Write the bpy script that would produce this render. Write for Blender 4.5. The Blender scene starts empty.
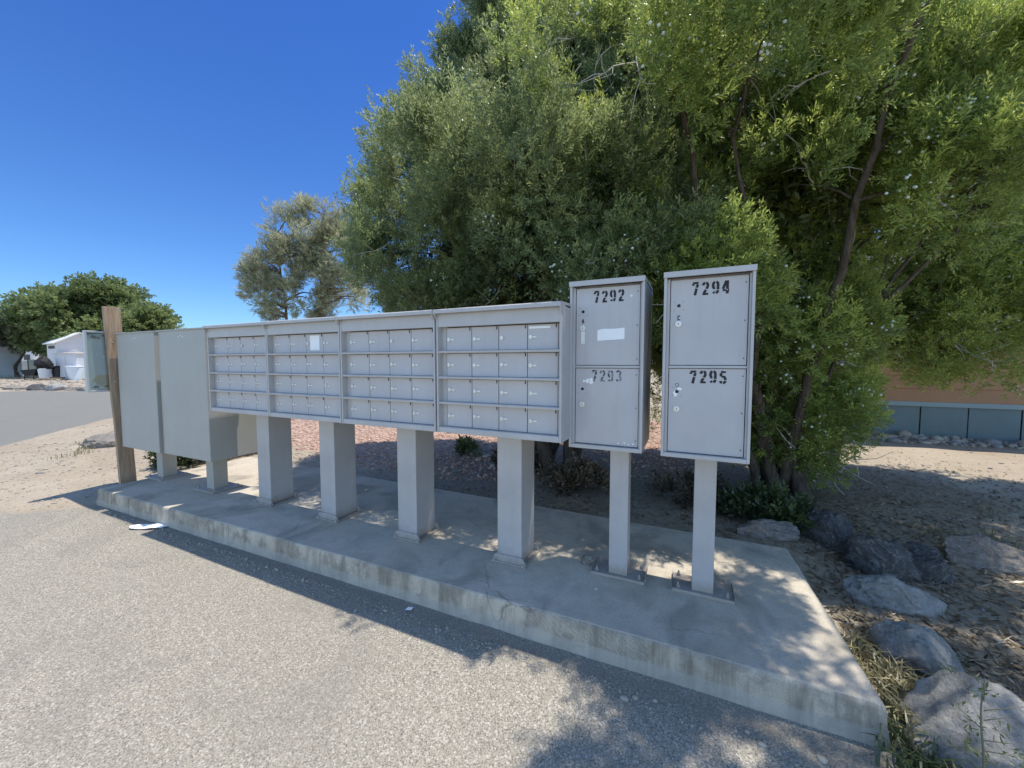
import bpy, bmesh, math, random
import numpy as np
from mathutils import Vector, Matrix, noise

R = math.radians
random.seed(7)
rng = np.random.default_rng(11)
scene = bpy.context.scene
COL = scene.collection

# ------------------------------------------------------------------ helpers
def link(o, parent=None):
    COL.objects.link(o)
    if parent: o.parent = parent
    return o

def tag(o, label=None, cat=None, group=None, kind=None):
    if label: o['label'] = label
    if cat: o['category'] = cat
    if group: o['group'] = group
    if kind: o['kind'] = kind
    return o

def empty(name, loc, rz=0.0):
    o = bpy.data.objects.new(name, None)
    o.empty_display_size = 0.1
    o.location = loc; o.rotation_euler = (0, 0, rz)
    return link(o)

class MB:
    """collects shapes into one mesh"""
    def __init__(s): s.bm = bmesh.new()
    def box(s, x0, x1, y0, y1, z0, z1, bevel=0.0, mi=0, M=None):
        b = bmesh.new()
        bmesh.ops.create_cube(b, size=1)
        for v in b.verts:
            v.co = Vector((x0+(v.co.x+.5)*(x1-x0), y0+(v.co.y+.5)*(y1-y0), z0+(v.co.z+.5)*(z1-z0)))
        if bevel: bmesh.ops.bevel(b, geom=b.edges[:], offset=bevel, segments=2, affect='EDGES', profile=.5)
        return s._add(b, mi, M)
    def _add(s, b, mi=0, M=None):
        if M is not None: bmesh.ops.transform(b, matrix=M, verts=b.verts)
        for f in b.faces: f.material_index = mi
        me = bpy.data.meshes.new('tmp'); b.to_mesh(me); b.free()
        s.bm.from_mesh(me); bpy.data.meshes.remove(me)
        return s
    def cyl(s, c, r, h, axis='Y', seg=16, r2=None, mi=0, bevel=0):
        b = bmesh.new()
        bmesh.ops.create_cone(b, cap_ends=True, segments=seg, radius1=r, radius2=r if r2 is None else r2, depth=h)
        M = Matrix.Translation(c)
        if axis == 'Y': M = M @ Matrix.Rotation(R(90), 4, 'X')
        if axis == 'X': M = M @ Matrix.Rotation(R(90), 4, 'Y')
        if bevel: bmesh.ops.bevel(b, geom=[e for e in b.edges if len(e.link_faces)==2 and e.calc_face_angle(0)>.9], offset=bevel, segments=2, affect='EDGES')
        return s._add(b, mi, M)
    def prism(s, prof, a0, a1, axis='X', mi=0):
        """profile of (u,v) extruded: axis X -> (x,u=y,v=z); axis Y -> (u=x,y,v=z); axis Z -> (u=x,v=y,z)"""
        b = bmesh.new()
        def P(u, v, a): return {'X': (a,u,v), 'Y': (u,a,v), 'Z': (u,v,a)}[axis]
        A = [b.verts.new(P(u,v,a0)) for u,v in prof]; B = [b.verts.new(P(u,v,a1)) for u,v in prof]
        n = len(prof)
        b.faces.new(A); b.faces.new(B[::-1])
        for i in range(n): b.faces.new((A[i], B[i], B[(i+1)%n], A[(i+1)%n]))
        bmesh.ops.recalc_face_normals(b, faces=b.faces)
        return s._add(b, mi)
    def quad(s, pts, mi=0):
        f = s.bm.faces.new([s.bm.verts.new(p) for p in pts]); f.material_index = mi
        return s
    def build(s, name, mats, parent=None, smooth=False):
        me = bpy.data.meshes.new(name); s.bm.to_mesh(me); s.bm.free()
        for m in (mats if isinstance(mats, (list, tuple)) else [mats]): me.materials.append(m)
        if smooth:
            for p in me.polygons: p.use_smooth = True
        return link(bpy.data.objects.new(name, me), parent)

def np_mesh(name, V, F, mats, parent=None, attrs=None, smooth=False, mi=None):
    """V (n,3), F (m,k)"""
    me = bpy.data.meshes.new(name)
    V = np.asarray(V, np.float32); F = np.asarray(F, np.int32)
    me.vertices.add(len(V)); me.vertices.foreach_set('co', V.ravel())
    m, k = F.shape
    me.loops.add(m*k); me.loops.foreach_set('vertex_index', F.ravel())
    me.polygons.add(m); me.polygons.foreach_set('loop_start', np.arange(0, m*k, k, dtype=np.int32))
    if mi is not None: me.polygons.foreach_set('material_index', np.asarray(mi, np.int32))
    me.update(calc_edges=True)
    if smooth: me.polygons.foreach_set('use_smooth', np.ones(m, dtype=bool))
    for nm, a in (attrs or {}).items():
        at = me.attributes.new(nm, 'FLOAT', 'POINT'); at.data.foreach_set('value', np.asarray(a, np.float32))
    for mm in (mats if isinstance(mats, (list, tuple)) else [mats]): me.materials.append(mm)
    return link(bpy.data.objects.new(name, me), parent)

def tube(pts, radii, sides=7):
    """returns V,F arrays of a tapering tube"""
    pts = [Vector(p) for p in pts]; V = []; F = []
    n = len(pts); ref = Vector((.3,.2,1)).normalized()
    for i,p in enumerate(pts):
        t = (pts[min(i+1,n-1)]-pts[max(i-1,0)]).normalized()
        a = t.cross(ref if abs(t.dot(ref))<.95 else Vector((1,0,0))).normalized(); b = t.cross(a)
        for k in range(sides):
            th = 2*math.pi*k/sides
            V.append(p+(a*math.cos(th)+b*math.sin(th))*radii[i])
    for i in range(n-1):
        for k in range(sides):
            k2 = (k+1)%sides
            F.append((i*sides+k, i*sides+k2, (i+1)*sides+k2, (i+1)*sides+k))
    return np.array(V), np.array(F)

class Soup:
    def __init__(s): s.V=[]; s.F=[]; s.n=0
    def add(s, V, F):
        if len(V)==0: return
        s.V.append(np.asarray(V)); s.F.append(np.asarray(F)+s.n); s.n += len(V)
    def build(s, name, mats, parent=None, smooth=True, attrs=None):
        return np_mesh(name, np.concatenate(s.V), np.concatenate(s.F), mats, parent, attrs, smooth)

def smooth_path(ctrl, n=10, jit=0.0):
    c = [Vector(p) for p in ctrl]
    c = [c[0]*2-c[1]] + c + [c[-1]*2-c[-2]]
    out = []
    for i in range(1, len(c)-2):
        for k in range(n):
            t = k/n
            p0,p1,p2,p3 = c[i-1],c[i],c[i+1],c[i+2]
            out.append(.5*((2*p1)+(p2-p0)*t+(2*p0-5*p1+4*p2-p3)*t*t+(3*p1-p0-3*p2+p3)*t**3))
    out.append(c[-2])
    if jit:
        for q in out[1:-1]: q += Vector((random.gauss(0,jit),random.gauss(0,jit),random.gauss(0,jit)*.5))
    return out

# ------------------------------------------------------------------ materials
def new_mat(name):
    m = bpy.data.materials.new(name); m.use_nodes = True
    nt = m.node_tree; nt.nodes.clear()
    return m, nt
class N:
    def __init__(s, nt): s.nt = nt
    def n(s, typ, **kw):
        nd = s.nt.nodes.new(typ)
        for k,v in kw.items():
            if k.startswith('i_'): 
                key = k[2:]
                key = int(key) if key.isdigit() else key.replace('_',' ')
                if hasattr(v, 'links') or isinstance(v, bpy.types.NodeSocket): s.nt.links.new(v, nd.inputs[key])
                else: nd.inputs[key].default_value = v
            else: setattr(nd, k, v)
        return nd
    def coord(s, out='Object'): return s.n('ShaderNodeTexCoord').outputs[out]
    def noise(s, vec, scale, detail=4, rough=.55, dist=0):
        return s.n('ShaderNodeTexNoise', i_Vector=vec, i_Scale=scale, i_Detail=detail, i_Roughness=rough, i_Distortion=dist).outputs['Fac']
    def voro(s, vec, scale, feature='F1', out='Distance'):
        nd = s.n('ShaderNodeTexVoronoi', feature=feature, i_Vector=vec, i_Scale=scale); return nd.outputs[out]
    def ramp(s, fac, stops):
        nd = s.n('ShaderNodeValToRGB'); cr = nd.color_ramp
        while len(cr.elements) < len(stops): cr.elements.new(.5)
        for e,(p,c) in zip(cr.elements, stops):
            e.position = p; e.color = (c,c,c,1) if isinstance(c,(int,float)) else (*c,1)
        s.nt.links.new(fac, nd.inputs[0]); return nd.outputs[0]
    def mix(s, fac, a, b, blend='MIX'):
        nd = s.n('ShaderNodeMix', data_type='RGBA', blend_type=blend)
        for v,i in ((fac,0),(a,6),(b,7)):
            if isinstance(v, bpy.types.NodeSocket): s.nt.links.new(v, nd.inputs[i])
            elif i==0: nd.inputs[0].default_value = v
            else: nd.inputs[i].default_value = (*v,1) if not isinstance(v,(int,float)) else (v,v,v,1)
        return nd.outputs[2]
    def math(s, op, a, b=0.0, clamp=False):
        nd = s.n('ShaderNodeMath', operation=op, use_clamp=clamp)
        for v,i in ((a,0),(b,1)):
            if isinstance(v, bpy.types.NodeSocket): s.nt.links.new(v, nd.inputs[i])
            else: nd.inputs[i].default_value = v
        return nd.outputs[0]
    def attr(s, name): return s.n('ShaderNodeAttribute', attribute_name=name).outputs['Fac']
    def bump(s, h, strength=.3, dist=.01):
        return s.n('ShaderNodeBump', i_Height=h, i_Strength=strength, i_Distance=dist).outputs[0]
    def bsdf(s, color, rough=.6, metal=0.0, normal=None, spec=.5):
        nd = s.n('ShaderNodeBsdfPrincipled')
        for v,k in ((color,'Base Color'),(rough,'Roughness'),(metal,'Metallic'),(spec,'Specular IOR Level')):
            if isinstance(v, bpy.types.NodeSocket): s.nt.links.new(v, nd.inputs[k])
            else: nd.inputs[k].default_value = (*v,1) if isinstance(v,tuple) else v
        if normal is not None: s.nt.links.new(normal, nd.inputs['Normal'])
        return nd.outputs[0]
    def out(s, sh):
        o = s.n('ShaderNodeOutputMaterial'); s.nt.links.new(sh, o.inputs[0])

def paint(name, col, rough=.42, var=.12, scale=3.0, dirt=.15, spec=.4, foot=False):
    m, nt = new_mat(name); q = N(nt)
    c = q.coord()
    geo = q.n('ShaderNodeObjectInfo').outputs['Random']
    n1 = q.noise(c, scale, 5, .6)
    mp = q.n('ShaderNodeMapping', i_Vector=c); mp.inputs['Scale'].default_value = (14,14,1.1)
    st = q.noise(mp.outputs[0], 2.0, 4, .6)
    base = q.mix(q.ramp(n1,[(.3,0),(.7,1)]), tuple(v*(1-var) for v in col), tuple(min(1,v*(1+var)) for v in col))
    base = q.mix(q.math('MULTIPLY', q.ramp(st,[(.5,0),(.75,1)]), dirt), base, (.33,.29,.23))
    base = q.mix(q.math('MULTIPLY', geo, .12), base, tuple(v*.8 for v in col))
    cz = q.n('ShaderNodeSeparateXYZ', i_Vector=c).outputs[2]
    if foot:
        ft = q.ramp(q.math('ADD', cz, q.math('MULTIPLY', q.math('SUBTRACT', q.noise(c, 16, 5, .7), .5), -.16)),[(.0,1),(.10,0)])
        base = q.mix(q.math('MULTIPLY', ft, .6), base, (.27,.205,.14))
        rs = q.ramp(q.noise(c, 44, 4, .7),[(.64,0),(.7,1)])
        base = q.mix(q.math('MULTIPLY', rs, q.math('MULTIPLY', ft, .9)), base, (.17,.075,.03))
    chip = q.ramp(q.noise(c, 38, 5, .75),[(.715,0),(.735,1)])
    base = q.mix(q.math('MULTIPLY', chip, .55), base, (.30,.26,.22))
    fine = q.noise(c, 420, 2, .5)
    r = q.math('ADD', rough, q.math('MULTIPLY', q.math('SUBTRACT', n1, .5), .2))
    wav = q.noise(c, 2.2, 2, .4)
    hgt = q.math('ADD', q.math('MULTIPLY', fine, .1), wav)
    q.out(q.bsdf(base, r, 0, q.bump(hgt, .06, .01), spec))
    return m

def plain(name, col, rough=.6, metal=0.0, var=.15, scale=20, bump=.1, spec=.4):
    m, nt = new_mat(name); q = N(nt); c = q.coord()
    n1 = q.noise(c, scale, 4, .6)
    base = q.mix(n1, tuple(v*(1-var) for v in col), tuple(min(1,v*(1+var)) for v in col))
    q.out(q.bsdf(base, rough, metal, q.bump(n1, bump, .01), spec))
    return m

M_grey = paint('grey_paint', (.50,.48,.46))
M_greydoor = paint('door_paint', (.52,.495,.485), var=.07)
M_beige = paint('blank_locker_paint', (.44,.425,.375), rough=.5, var=.06, dirt=.12)
M_postpaint = paint('post_paint', (.49,.47,.455), rough=.42, dirt=.12, foot=True)
M_seam = plain('dark_seam', (.035,.037,.04), .8)
M_lock = plain('lock_metal', (.72,.70,.64), .4, .5, .1, 60, .05)
M_tab = plain('key_plate', (.80,.79,.74), .5, .1, .12, 80, .05)
M_hole = plain('hole_dark', (.02,.02,.022), .7)
M_white = plain('white_label', (.92,.92,.90), .7, 0, .04, 30)
M_black = None

def stencil(name, fade):
    m, nt = new_mat(name); q = N(nt); c = q.coord()
    n1 = q.noise(c, 70, 4, .7)
    col = q.mix(q.ramp(n1,[(fade-.06,0),(fade+.06,1)]), (.30,.31,.34), (.018,.018,.02))
    q.out(q.bsdf(col, .65))
    return m
M_ink = stencil('stencil_ink', .30)
M_inkfade = stencil('stencil_ink_faded', .47)

def concrete():
    m, nt = new_mat('concrete'); q = N(nt); c = q.coord()
    sep = q.n('ShaderNodeSeparateXYZ', i_Vector=c)
    X, Y, Z = sep.outputs
    n1 = q.noise(c, 1.3, 6, .6, .3); n2 = q.noise(c, 9, 5, .65); n3 = q.noise(c, 160, 3, .6)
    base = q.mix(q.ramp(n1,[(.3,0),(.72,1)]), (.53,.455,.35), (.65,.57,.45))
    base = q.mix(q.math('MULTIPLY', q.ramp(n2,[(.48,0),(.75,1)]), .38), base, (.25,.232,.2))
    base = q.mix(q.math('MULTIPLY', q.ramp(n3,[(.35,1),(.55,0)]), .35), base, (.22,.205,.18))
    # grime blotches on the top and around the posts
    n4 = q.noise(c, 2.4, 3, .5, .8)
    base = q.mix(q.math('MULTIPLY', q.ramp(n4,[(.5,0),(.66,1)]), .5), base, (.19,.172,.142))
    # streaks on the kerb face
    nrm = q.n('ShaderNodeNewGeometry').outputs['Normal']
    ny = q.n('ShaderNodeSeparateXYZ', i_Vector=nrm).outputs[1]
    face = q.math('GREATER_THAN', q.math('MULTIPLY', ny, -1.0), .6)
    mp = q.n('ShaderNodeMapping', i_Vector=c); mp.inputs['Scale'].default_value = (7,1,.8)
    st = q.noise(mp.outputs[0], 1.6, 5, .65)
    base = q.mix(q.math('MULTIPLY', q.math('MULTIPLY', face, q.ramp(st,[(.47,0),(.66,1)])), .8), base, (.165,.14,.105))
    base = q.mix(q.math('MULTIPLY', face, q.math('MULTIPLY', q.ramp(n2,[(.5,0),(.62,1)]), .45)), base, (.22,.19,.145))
    wp = q.n('ShaderNodeMix', data_type='VECTOR'); nt.links.new(c, wp.inputs[4]); nt.links.new(q.n('ShaderNodeTexNoise', i_Vector=c, i_Scale=3.0, i_Detail=5.0).outputs['Color'], wp.inputs[5]); wp.inputs[0].default_value = .22
    ck = q.ramp(q.voro(wp.outputs[1], 1.15, 'DISTANCE_TO_EDGE'),[(.0,1),(.006,0)])
    crk = q.math('MULTIPLY', ck, q.ramp(n1,[(.5,0),(.6,1)]))
    base = q.mix(q.math('MULTIPLY', crk, .65), base, (.10,.088,.07))
    # pale lower band on the kerb face
    nb = q.math('ADD', Z, q.math('MULTIPLY', q.math('SUBTRACT', q.noise(c, 5, 4, .6), .5), .07))
    band = q.math('MULTIPLY', face, q.ramp(nb, [(.05,1),(.062,0)]))
    base = q.mix(q.math('MULTIPLY', band, .55), base, (.43,.405,.36))
    # comb-troweled repair
    cx = q.math('SUBTRACT', 1.0, q.math('MULTIPLY', q.math('ABSOLUTE', q.math('ADD', X, .46)), 2.6), True)
    tro = q.math('MULTIPLY', q.math('MULTIPLY', face, q.ramp(q.math('ADD', cx, q.math('MULTIPLY', q.math('SUBTRACT', n2,.5),.5)),[(.12,0),(.3,1)])), q.math('GREATER_THAN', nb, .056))
    wv = q.n('ShaderNodeTexWave', i_Vector=c, i_Scale=21.0, i_Distortion=11.0, bands_direction='DIAGONAL', i_Detail=4.0).outputs['Fac']
    base = q.mix(q.math('MULTIPLY', tro, .3), base, q.mix(wv, (.2,.185,.155), (.34,.315,.27)))
    h = q.math('ADD', q.math('MULTIPLY', n2, .35), q.math('MULTIPLY', n3, .18))
    h = q.math('ADD', h, q.math('MULTIPLY', tro, wv)); h = q.math('SUBTRACT', h, q.math('MULTIPLY', crk, .8))
    q.out(q.bsdf(base, .88, 0, q.bump(h, .45, .008), .25))
    return m
M_conc = concrete()

def terrain():
    m, nt = new_mat('terrain_surface'); q = N(nt); c = q.coord()
    asph, red, lit = q.attr('asph'), q.attr('red'), q.attr('litter')
    big = q.noise(c, .55, 5, .6); med = q.noise(c, 3.2, 5, .62); fin = q.noise(c, 34, 4, .65); vf = q.noise(c, 150, 3, .6)
    # dirt
    d = q.mix(q.ramp(big,[(.32,0),(.68,1)]), (.36,.285,.2), (.47,.40,.305))
    d = q.mix(q.math('MULTIPLY', q.ramp(med,[(.45,0),(.7,1)]), .45), d, (.30,.235,.165))
    d = q.mix(q.math('MULTIPLY', q.ramp(fin,[(.52,0),(.68,1)]), .45), d, (.56,.50,.41))
    d = q.mix(q.math('MULTIPLY', q.ramp(vf,[(.36,1),(.5,0)]), .45), d, (.2,.155,.105))
    # red gravel
    pc = q.voro(c, 45, out='Color'); pd = q.voro(c, 45)
    sv = q.n('ShaderNodeSeparateColor', i_Color=pc)
    rg = q.mix(sv.outputs[0], (.46,.29,.205), (.66,.49,.385))
    rg = q.mix(q.ramp(pd,[(.3,0),(.75,.55)]), rg, (.2,.12,.085))
    rmask = q.ramp(q.math('ADD', red, q.math('MULTIPLY', q.math('SUBTRACT', med, .5), .9)),[(.42,0),(.58,1)])
    d = q.mix(rmask, d, rg)
    # leaf litter
    lt = q.mix(q.ramp(fin,[(.35,0),(.7,1)]), (.13,.095,.06), (.34,.27,.185))
    lmask = q.ramp(q.math('ADD', lit, q.math('MULTIPLY', q.math('SUBTRACT', q.noise(c, 6, 6, .7), .5), 1.1)),[(.35,0),(.75,1)])
    d = q.mix(q.math('MULTIPLY', lmask, .5), d, lt)
    # asphalt with exposed aggregate
    c1 = q.n('ShaderNodeSeparateColor', i_Color=q.voro(c, 300, out='Color'))
    c2 = q.n('ShaderNodeSeparateColor', i_Color=q.voro(c, 165, out='Color'))
    a = q.mix(q.ramp(c1.outputs[0],[(.0,0),(1,1)]), (.31,.275,.215), (.47,.42,.335))
    a = q.mix(q.ramp(c1.outputs[1],[(.74,0),(.80,.9)]), a, (.135,.122,.10))
    a = q.mix(q.ramp(c2.outputs[0],[(.86,0),(.90,.8)]), a, (.60,.55,.47))
    a = q.mix(q.ramp(c2.outputs[1],[(.92,0),(.95,.7)]), a, (.15,.145,.135))
    sep = q.n('ShaderNodeSeparateXYZ', i_Vector=c)
    a = q.mix(q.math('MULTIPLY', q.ramp(big,[(.42,0),(.72,1)]), .28), a, (.27,.25,.215))
    a = q.mix(q.math('MULTIPLY', q.ramp(med,[(.55,0),(.78,1)]), .25), a, (.35,.32,.27))
    am = q.ramp(q.math('ADD', asph, q.math('MULTIPLY', q.math('SUBTRACT', q.noise(c, 2.6, 6, .65), .5), .75)),[(.36,0),(.64,1)])
    # far road: smoother and bluer grey
    far = q.ramp(q.math('MULTIPLY', sep.outputs[0], -.1),[(.75,0),(1.0,1)])
    a = q.mix(q.math('MULTIPLY', far, .8), a, q.mix(med, (.19,.188,.172), (.225,.222,.202)))
    kd = q.math('SUBTRACT', 1.0, q.math('MULTIPLY', q.math('ABSOLUTE', q.math('SUBTRACT', q.math('ADD', sep.outputs[1], q.math('MULTIPLY', q.math('SUBTRACT', q.noise(c, 5, 5, .7), .5), .2)), 1.68)), 6.5), True)
    a = q.mix(q.math('MULTIPLY', kd, .55), a, q.mix(vf, (.16,.14,.11), (.26,.23,.18)))
    pn = q.noise(c, .9, 3, .5, 1.2)
    a = q.mix(q.math('MULTIPLY', q.ramp(pn,[(.56,0),(.62,1)]), .22), a, (.22,.205,.175))
    col = q.mix(am, d, a)
    hd = q.math('ADD', q.math('MULTIPLY', fin, 1.2), q.math('MULTIPLY', vf, .6))
    hd = q.math('ADD', hd, q.math('MULTIPLY', q.math('MULTIPLY', rmask, q.math('SUBTRACT', 1.0, pd)), 1.5))
    ha = q.math('ADD', q.math('MULTIPLY', c1.outputs[2], .45), q.math('MULTIPLY', c2.outputs[2], .3))
    hm = q.n('ShaderNodeMix', data_type='FLOAT'); nt.links.new(am, hm.inputs[0]); nt.links.new(hd, hm.inputs[2]); nt.links.new(ha, hm.inputs[3])
    q.out(q.bsdf(col, .93, 0, q.bump(hm.outputs[0], .55, .012), .2))
    return m
M_terrain = terrain()

def leafmat(name, dark, mid, light, trans=.35, spec=.5):
    m, nt = new_mat(name); q = N(nt)
    t = q.attr('tint')
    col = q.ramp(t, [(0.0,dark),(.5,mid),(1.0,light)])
    b = q.bsdf(col, .42 if spec > .1 else .9, 0, None, spec)
    tr = q.n('ShaderNodeBsdfTranslucent'); nt.links.new(q.mix(.5, col, light), tr.inputs[0])
    mx = q.n('ShaderNodeMixShader', i_Fac=trans); nt.links.new(b, mx.inputs[1]); nt.links.new(tr.outputs[0], mx.inputs[2])
    q.out(mx.outputs[0]); return m
M_jun = leafmat('juniper_foliage', (.045,.078,.04), (.205,.275,.118), (.52,.57,.24), .5)
M_jun2 = leafmat('juniper_foliage_green', (.06,.095,.034), (.245,.34,.092), (.60,.66,.17), .5)
M_pine = leafmat('pine_needles', (.20,.21,.14), (.42,.43,.26), (.58,.57,.38), .5)
M_mulb = leafmat('broad_leaves', (.06,.095,.036), (.17,.23,.085), (.33,.39,.16), .45)
M_olive = leafmat('olive_leaves', (.06,.07,.045), (.12,.135,.085), (.2,.21,.14), .2)
M_weed = leafmat('weed_leaves', (.09,.09,.045), (.26,.235,.12), (.46,.40,.24), .3)
M_weedg = leafmat('green_weed_leaves', (.035,.055,.02), (.085,.12,.04), (.17,.21,.08), .3)
M_lit = leafmat('litter_bits', (.07,.05,.03), (.2,.15,.09), (.42,.34,.23), .0)

def bark(name, a, b):
    m, nt = new_mat(name); q = N(nt); c = q.coord()
    mp = q.n('ShaderNodeMapping', i_Vector=c); mp.inputs['Scale'].default_value = (30,30,3)
    n1 = q.noise(mp.outputs[0], 1.2, 5, .65)
    q.out(q.bsdf(q.mix(q.ramp(n1,[(.3,0),(.7,1)]), a, b), .9, 0, q.bump(n1, .8, .02), .2)); return m
M_bark = bark('juniper_bark', (.045,.033,.026), (.15,.118,.09))
M_twig = plain('dead_twig_wood', (.52,.48,.42), .85)
M_pbark = bark('pine_bark', (.10,.07,.055), (.26,.19,.15))
M_berry = plain('berry_skin', (.56,.62,.54), .6, 0, .2, 40)

def wood():
    m, nt = new_mat('weathered_wood'); q = N(nt); c = q.coord()
    mp = q.n('ShaderNodeMapping', i_Vector=c); mp.inputs['Scale'].default_value = (22,22,1.4)
    n1 = q.noise(mp.outputs[0], 2.0, 6, .65, .6); n2 = q.noise(c, 5, 4, .6)
    col = q.mix(q.ramp(n1,[(.32,0),(.68,1)]), (.27,.18,.115), (.54,.40,.275))
    col = q.mix(q.math('MULTIPLY', q.ramp(n2,[(.45,0),(.7,1)]), .5), col, (.33,.28,.22))
    q.out(q.bsdf(col, .85, 0, q.bump(n1, .6, .006), .2)); return m
M_wood = wood()

def rockmat(name, a, b, vein=(.46,.45,.42)):
    m, nt = new_mat(name); q = N(nt); c = q.coord()
    n1 = q.noise(c, 4.5, 7, .65, .4); n2 = q.noise(c, 62, 6, .72)
    mg = q.noise(c, 7, 3, .5, 1.5)
    col = q.mix(q.ramp(n1,[(.32,0),(.68,1)]), a, b)
    vn = q.ramp(q.math('ABSOLUTE', q.math('SUBTRACT', mg, .5)),[(.0,1),(.03,0)])
    col = q.mix(q.math('MULTIPLY', vn, .35), col, vein)
    col = q.mix(q.math('MULTIPLY', q.ramp(n2,[(.5,0),(.75,1)]), .5), col, tuple(min(1,v*1.6) for v in b))
    col = q.mix(q.math('MULTIPLY', q.ramp(n2,[(.28,1),(.42,0)]), .55), col, tuple(v*.5 for v in a))
    h = q.math('ADD', q.math('MULTIPLY', q.noise(c, 11, 8, .7, .3), 1.0), q.math('MULTIPLY', n2, .45))
    q.out(q.bsdf(col, .9, 0, q.bump(h, .9, .035), .25)); return m
M_rock = rockmat('grey_rock', (.23,.222,.205), (.42,.405,.375))
M_rockd = rockmat('dark_lava_rock', (.05,.048,.046), (.17,.165,.155))
M_rockt = rockmat('tan_rock', (.19,.16,.135), (.34,.295,.25))

# ------------------------------------------------------------------ camera, sky, sun
cam_d = bpy.data.cameras.new('camera'); cam = link(bpy.data.objects.new('camera', cam_d))
cam_d.sensor_fit = 'HORIZONTAL'; cam_d.sensor_width = 36; cam_d.lens = 36*385/1024
cam_d.clip_start = .05; cam_d.clip_end = 4000
cam.location = (0,0,1.41); cam.rotation_euler = (R(90-3.27), 0, R(24.8))
scene.camera = cam

SUN = Vector((.169,.215,1.0)).normalized()
el = math.asin(SUN.z); az = math.atan2(SUN.x, SUN.y)
w = bpy.data.worlds.new('World'); scene.world = w; w.use_nodes = True
nt = w.node_tree; bg = nt.nodes['Background']
sky = nt.nodes.new('ShaderNodeTexSky'); sky.sky_type = 'NISHITA'; sky.sun_disc = False
sky.sun_elevation = el; sky.sun_rotation = az; sky.altitude = 900; sky.air_density = 1.0; sky.dust_density = .35; sky.ozone_density = 3.0
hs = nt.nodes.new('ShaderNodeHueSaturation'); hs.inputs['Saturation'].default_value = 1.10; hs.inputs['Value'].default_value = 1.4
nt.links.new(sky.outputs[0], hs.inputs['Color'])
# the sky a quarter-turn away from the sun (to the west) is tinted a deeper blue
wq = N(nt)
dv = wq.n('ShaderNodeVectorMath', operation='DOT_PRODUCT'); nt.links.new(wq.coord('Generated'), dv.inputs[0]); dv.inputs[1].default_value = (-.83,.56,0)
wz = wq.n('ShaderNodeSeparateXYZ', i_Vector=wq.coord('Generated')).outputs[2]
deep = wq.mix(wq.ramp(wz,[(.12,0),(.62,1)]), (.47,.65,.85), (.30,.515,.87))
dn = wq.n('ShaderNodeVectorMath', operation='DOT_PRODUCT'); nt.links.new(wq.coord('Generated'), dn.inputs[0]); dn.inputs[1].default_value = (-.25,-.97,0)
rest = wq.mix(wq.ramp(dn.outputs['Value'],[(.0,0),(.6,1)]), (1.0,.97,.95), (1.85,1.74,1.64))  # added sky brightness behind the camera, lifting the front faces and pad
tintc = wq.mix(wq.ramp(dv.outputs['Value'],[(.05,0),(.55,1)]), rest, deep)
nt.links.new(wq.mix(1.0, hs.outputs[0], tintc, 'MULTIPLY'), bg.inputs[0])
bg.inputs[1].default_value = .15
sd = bpy.data.lights.new('sun', 'SUN'); sd.energy = 5.0; sd.angle = R(.53); sd.color = (1,.95,.86)
so = link(bpy.data.objects.new('sun', sd)); so.location = (6,8,30)
so.rotation_euler = SUN.to_track_quat('Z','Y').to_euler()
scene.cycles.max_bounces = 6; scene.cycles.diffuse_bounces = 3; scene.cycles.glossy_bounces = 2; scene.cycles.transmission_bounces = 3; scene.cycles.transparent_max_bounces = 4
scene.view_settings.view_transform = 'Standard'; scene.view_settings.look = 'None'; scene.view_settings.exposure = 0

# site axes turned by the street's angle: lateral / depth seen from the kerb corner
CY, SY = math.cos(R(24.8)), math.sin(R(24.8))
def site(lat, dep, z=0.0): return Vector((lat*CY-dep*SY, lat*SY+dep*CY, z))

# ------------------------------------------------------------------ terrain
ASPH = [(60,-60),(60,1.1),(3,1.3),(1.0,1.45),(.78,1.75),(.6,2.6),(-5.2,2.6),(-5.3,1.6),(-5.65,1.25),(-6.6,1.05),(-7.8,.75),
        (-8.8,.9),(-9.6,1.45),(-10.4,2.2),(-11.8,3.3),(-13.3,4.6),(-15.5,7.5),(-17,12),(-17,30),(-17,220),(-23,220),(-23,30),(-24,14),
        (-26.5,9.1),(-29.5,6.3),(-34,2),(-45,-10),(-60,-60)]
RED = [(-9,5.9),(-5.7,4.0),(-3.8,3.55),(-2.2,3.7),(0.2,5),(0,8.5),(-5,10.5),(-9,9.5)]
def poly_sd(P, poly):
    """signed distance, negative inside"""
    x, y = P[:,0], P[:,1]; d = np.full(len(P), 1e9); ins = np.zeros(len(P), bool)
    n = len(poly)
    for i in range(n):
        ax, ay = poly[i]; bx, by = poly[(i+1)%n]
        ex, ey = bx-ax, by-ay
        t = np.clip(((x-ax)*ex+(y-ay)*ey)/(ex*ex+ey*ey), 0, 1)
        d = np.minimum(d, np.hypot(x-ax-t*ex, y-ay-t*ey))
        c = ((ay > y) != (by > y)) & (x < ex*(y-ay)/((ey) if ey else 1e-9)+ax)
        ins ^= c
    return np.where(ins, -d, d)
def sst(a, b, v):
    t = np.clip((v-a)/(b-a), 0, 1); return t*t*(3-2*t)
def wob(x, y):
    return (np.sin(x*1.7+y*.9)*.5+np.sin(x*.8-y*2.1+1.3)*.5+np.sin(x*4.1+y*3.3+.5)*.3+np.sin(x*6.7-y*5.2+2.1)*.22+np.sin(x*11.3+y*9.1)*.12)
def heights(P):
    x, y = P[:,0], P[:,1]
    sd_ = poly_sd(P, ASPH)
    tgt = .035 + .085*sst(2.0,3.1,y)*sst(-6.2,-5.0,x)*(1-sst(14,30,np.abs(x)))
    tgt = tgt*(1-.55*sst(.55,1.1,x)*(1-sst(3.2,4.5,y)))
    far = 1-sst(12,40,np.hypot(x,y))
    return sst(-.05,.55,sd_)*(tgt+.018*wob(x,y)*far) , sd_
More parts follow.
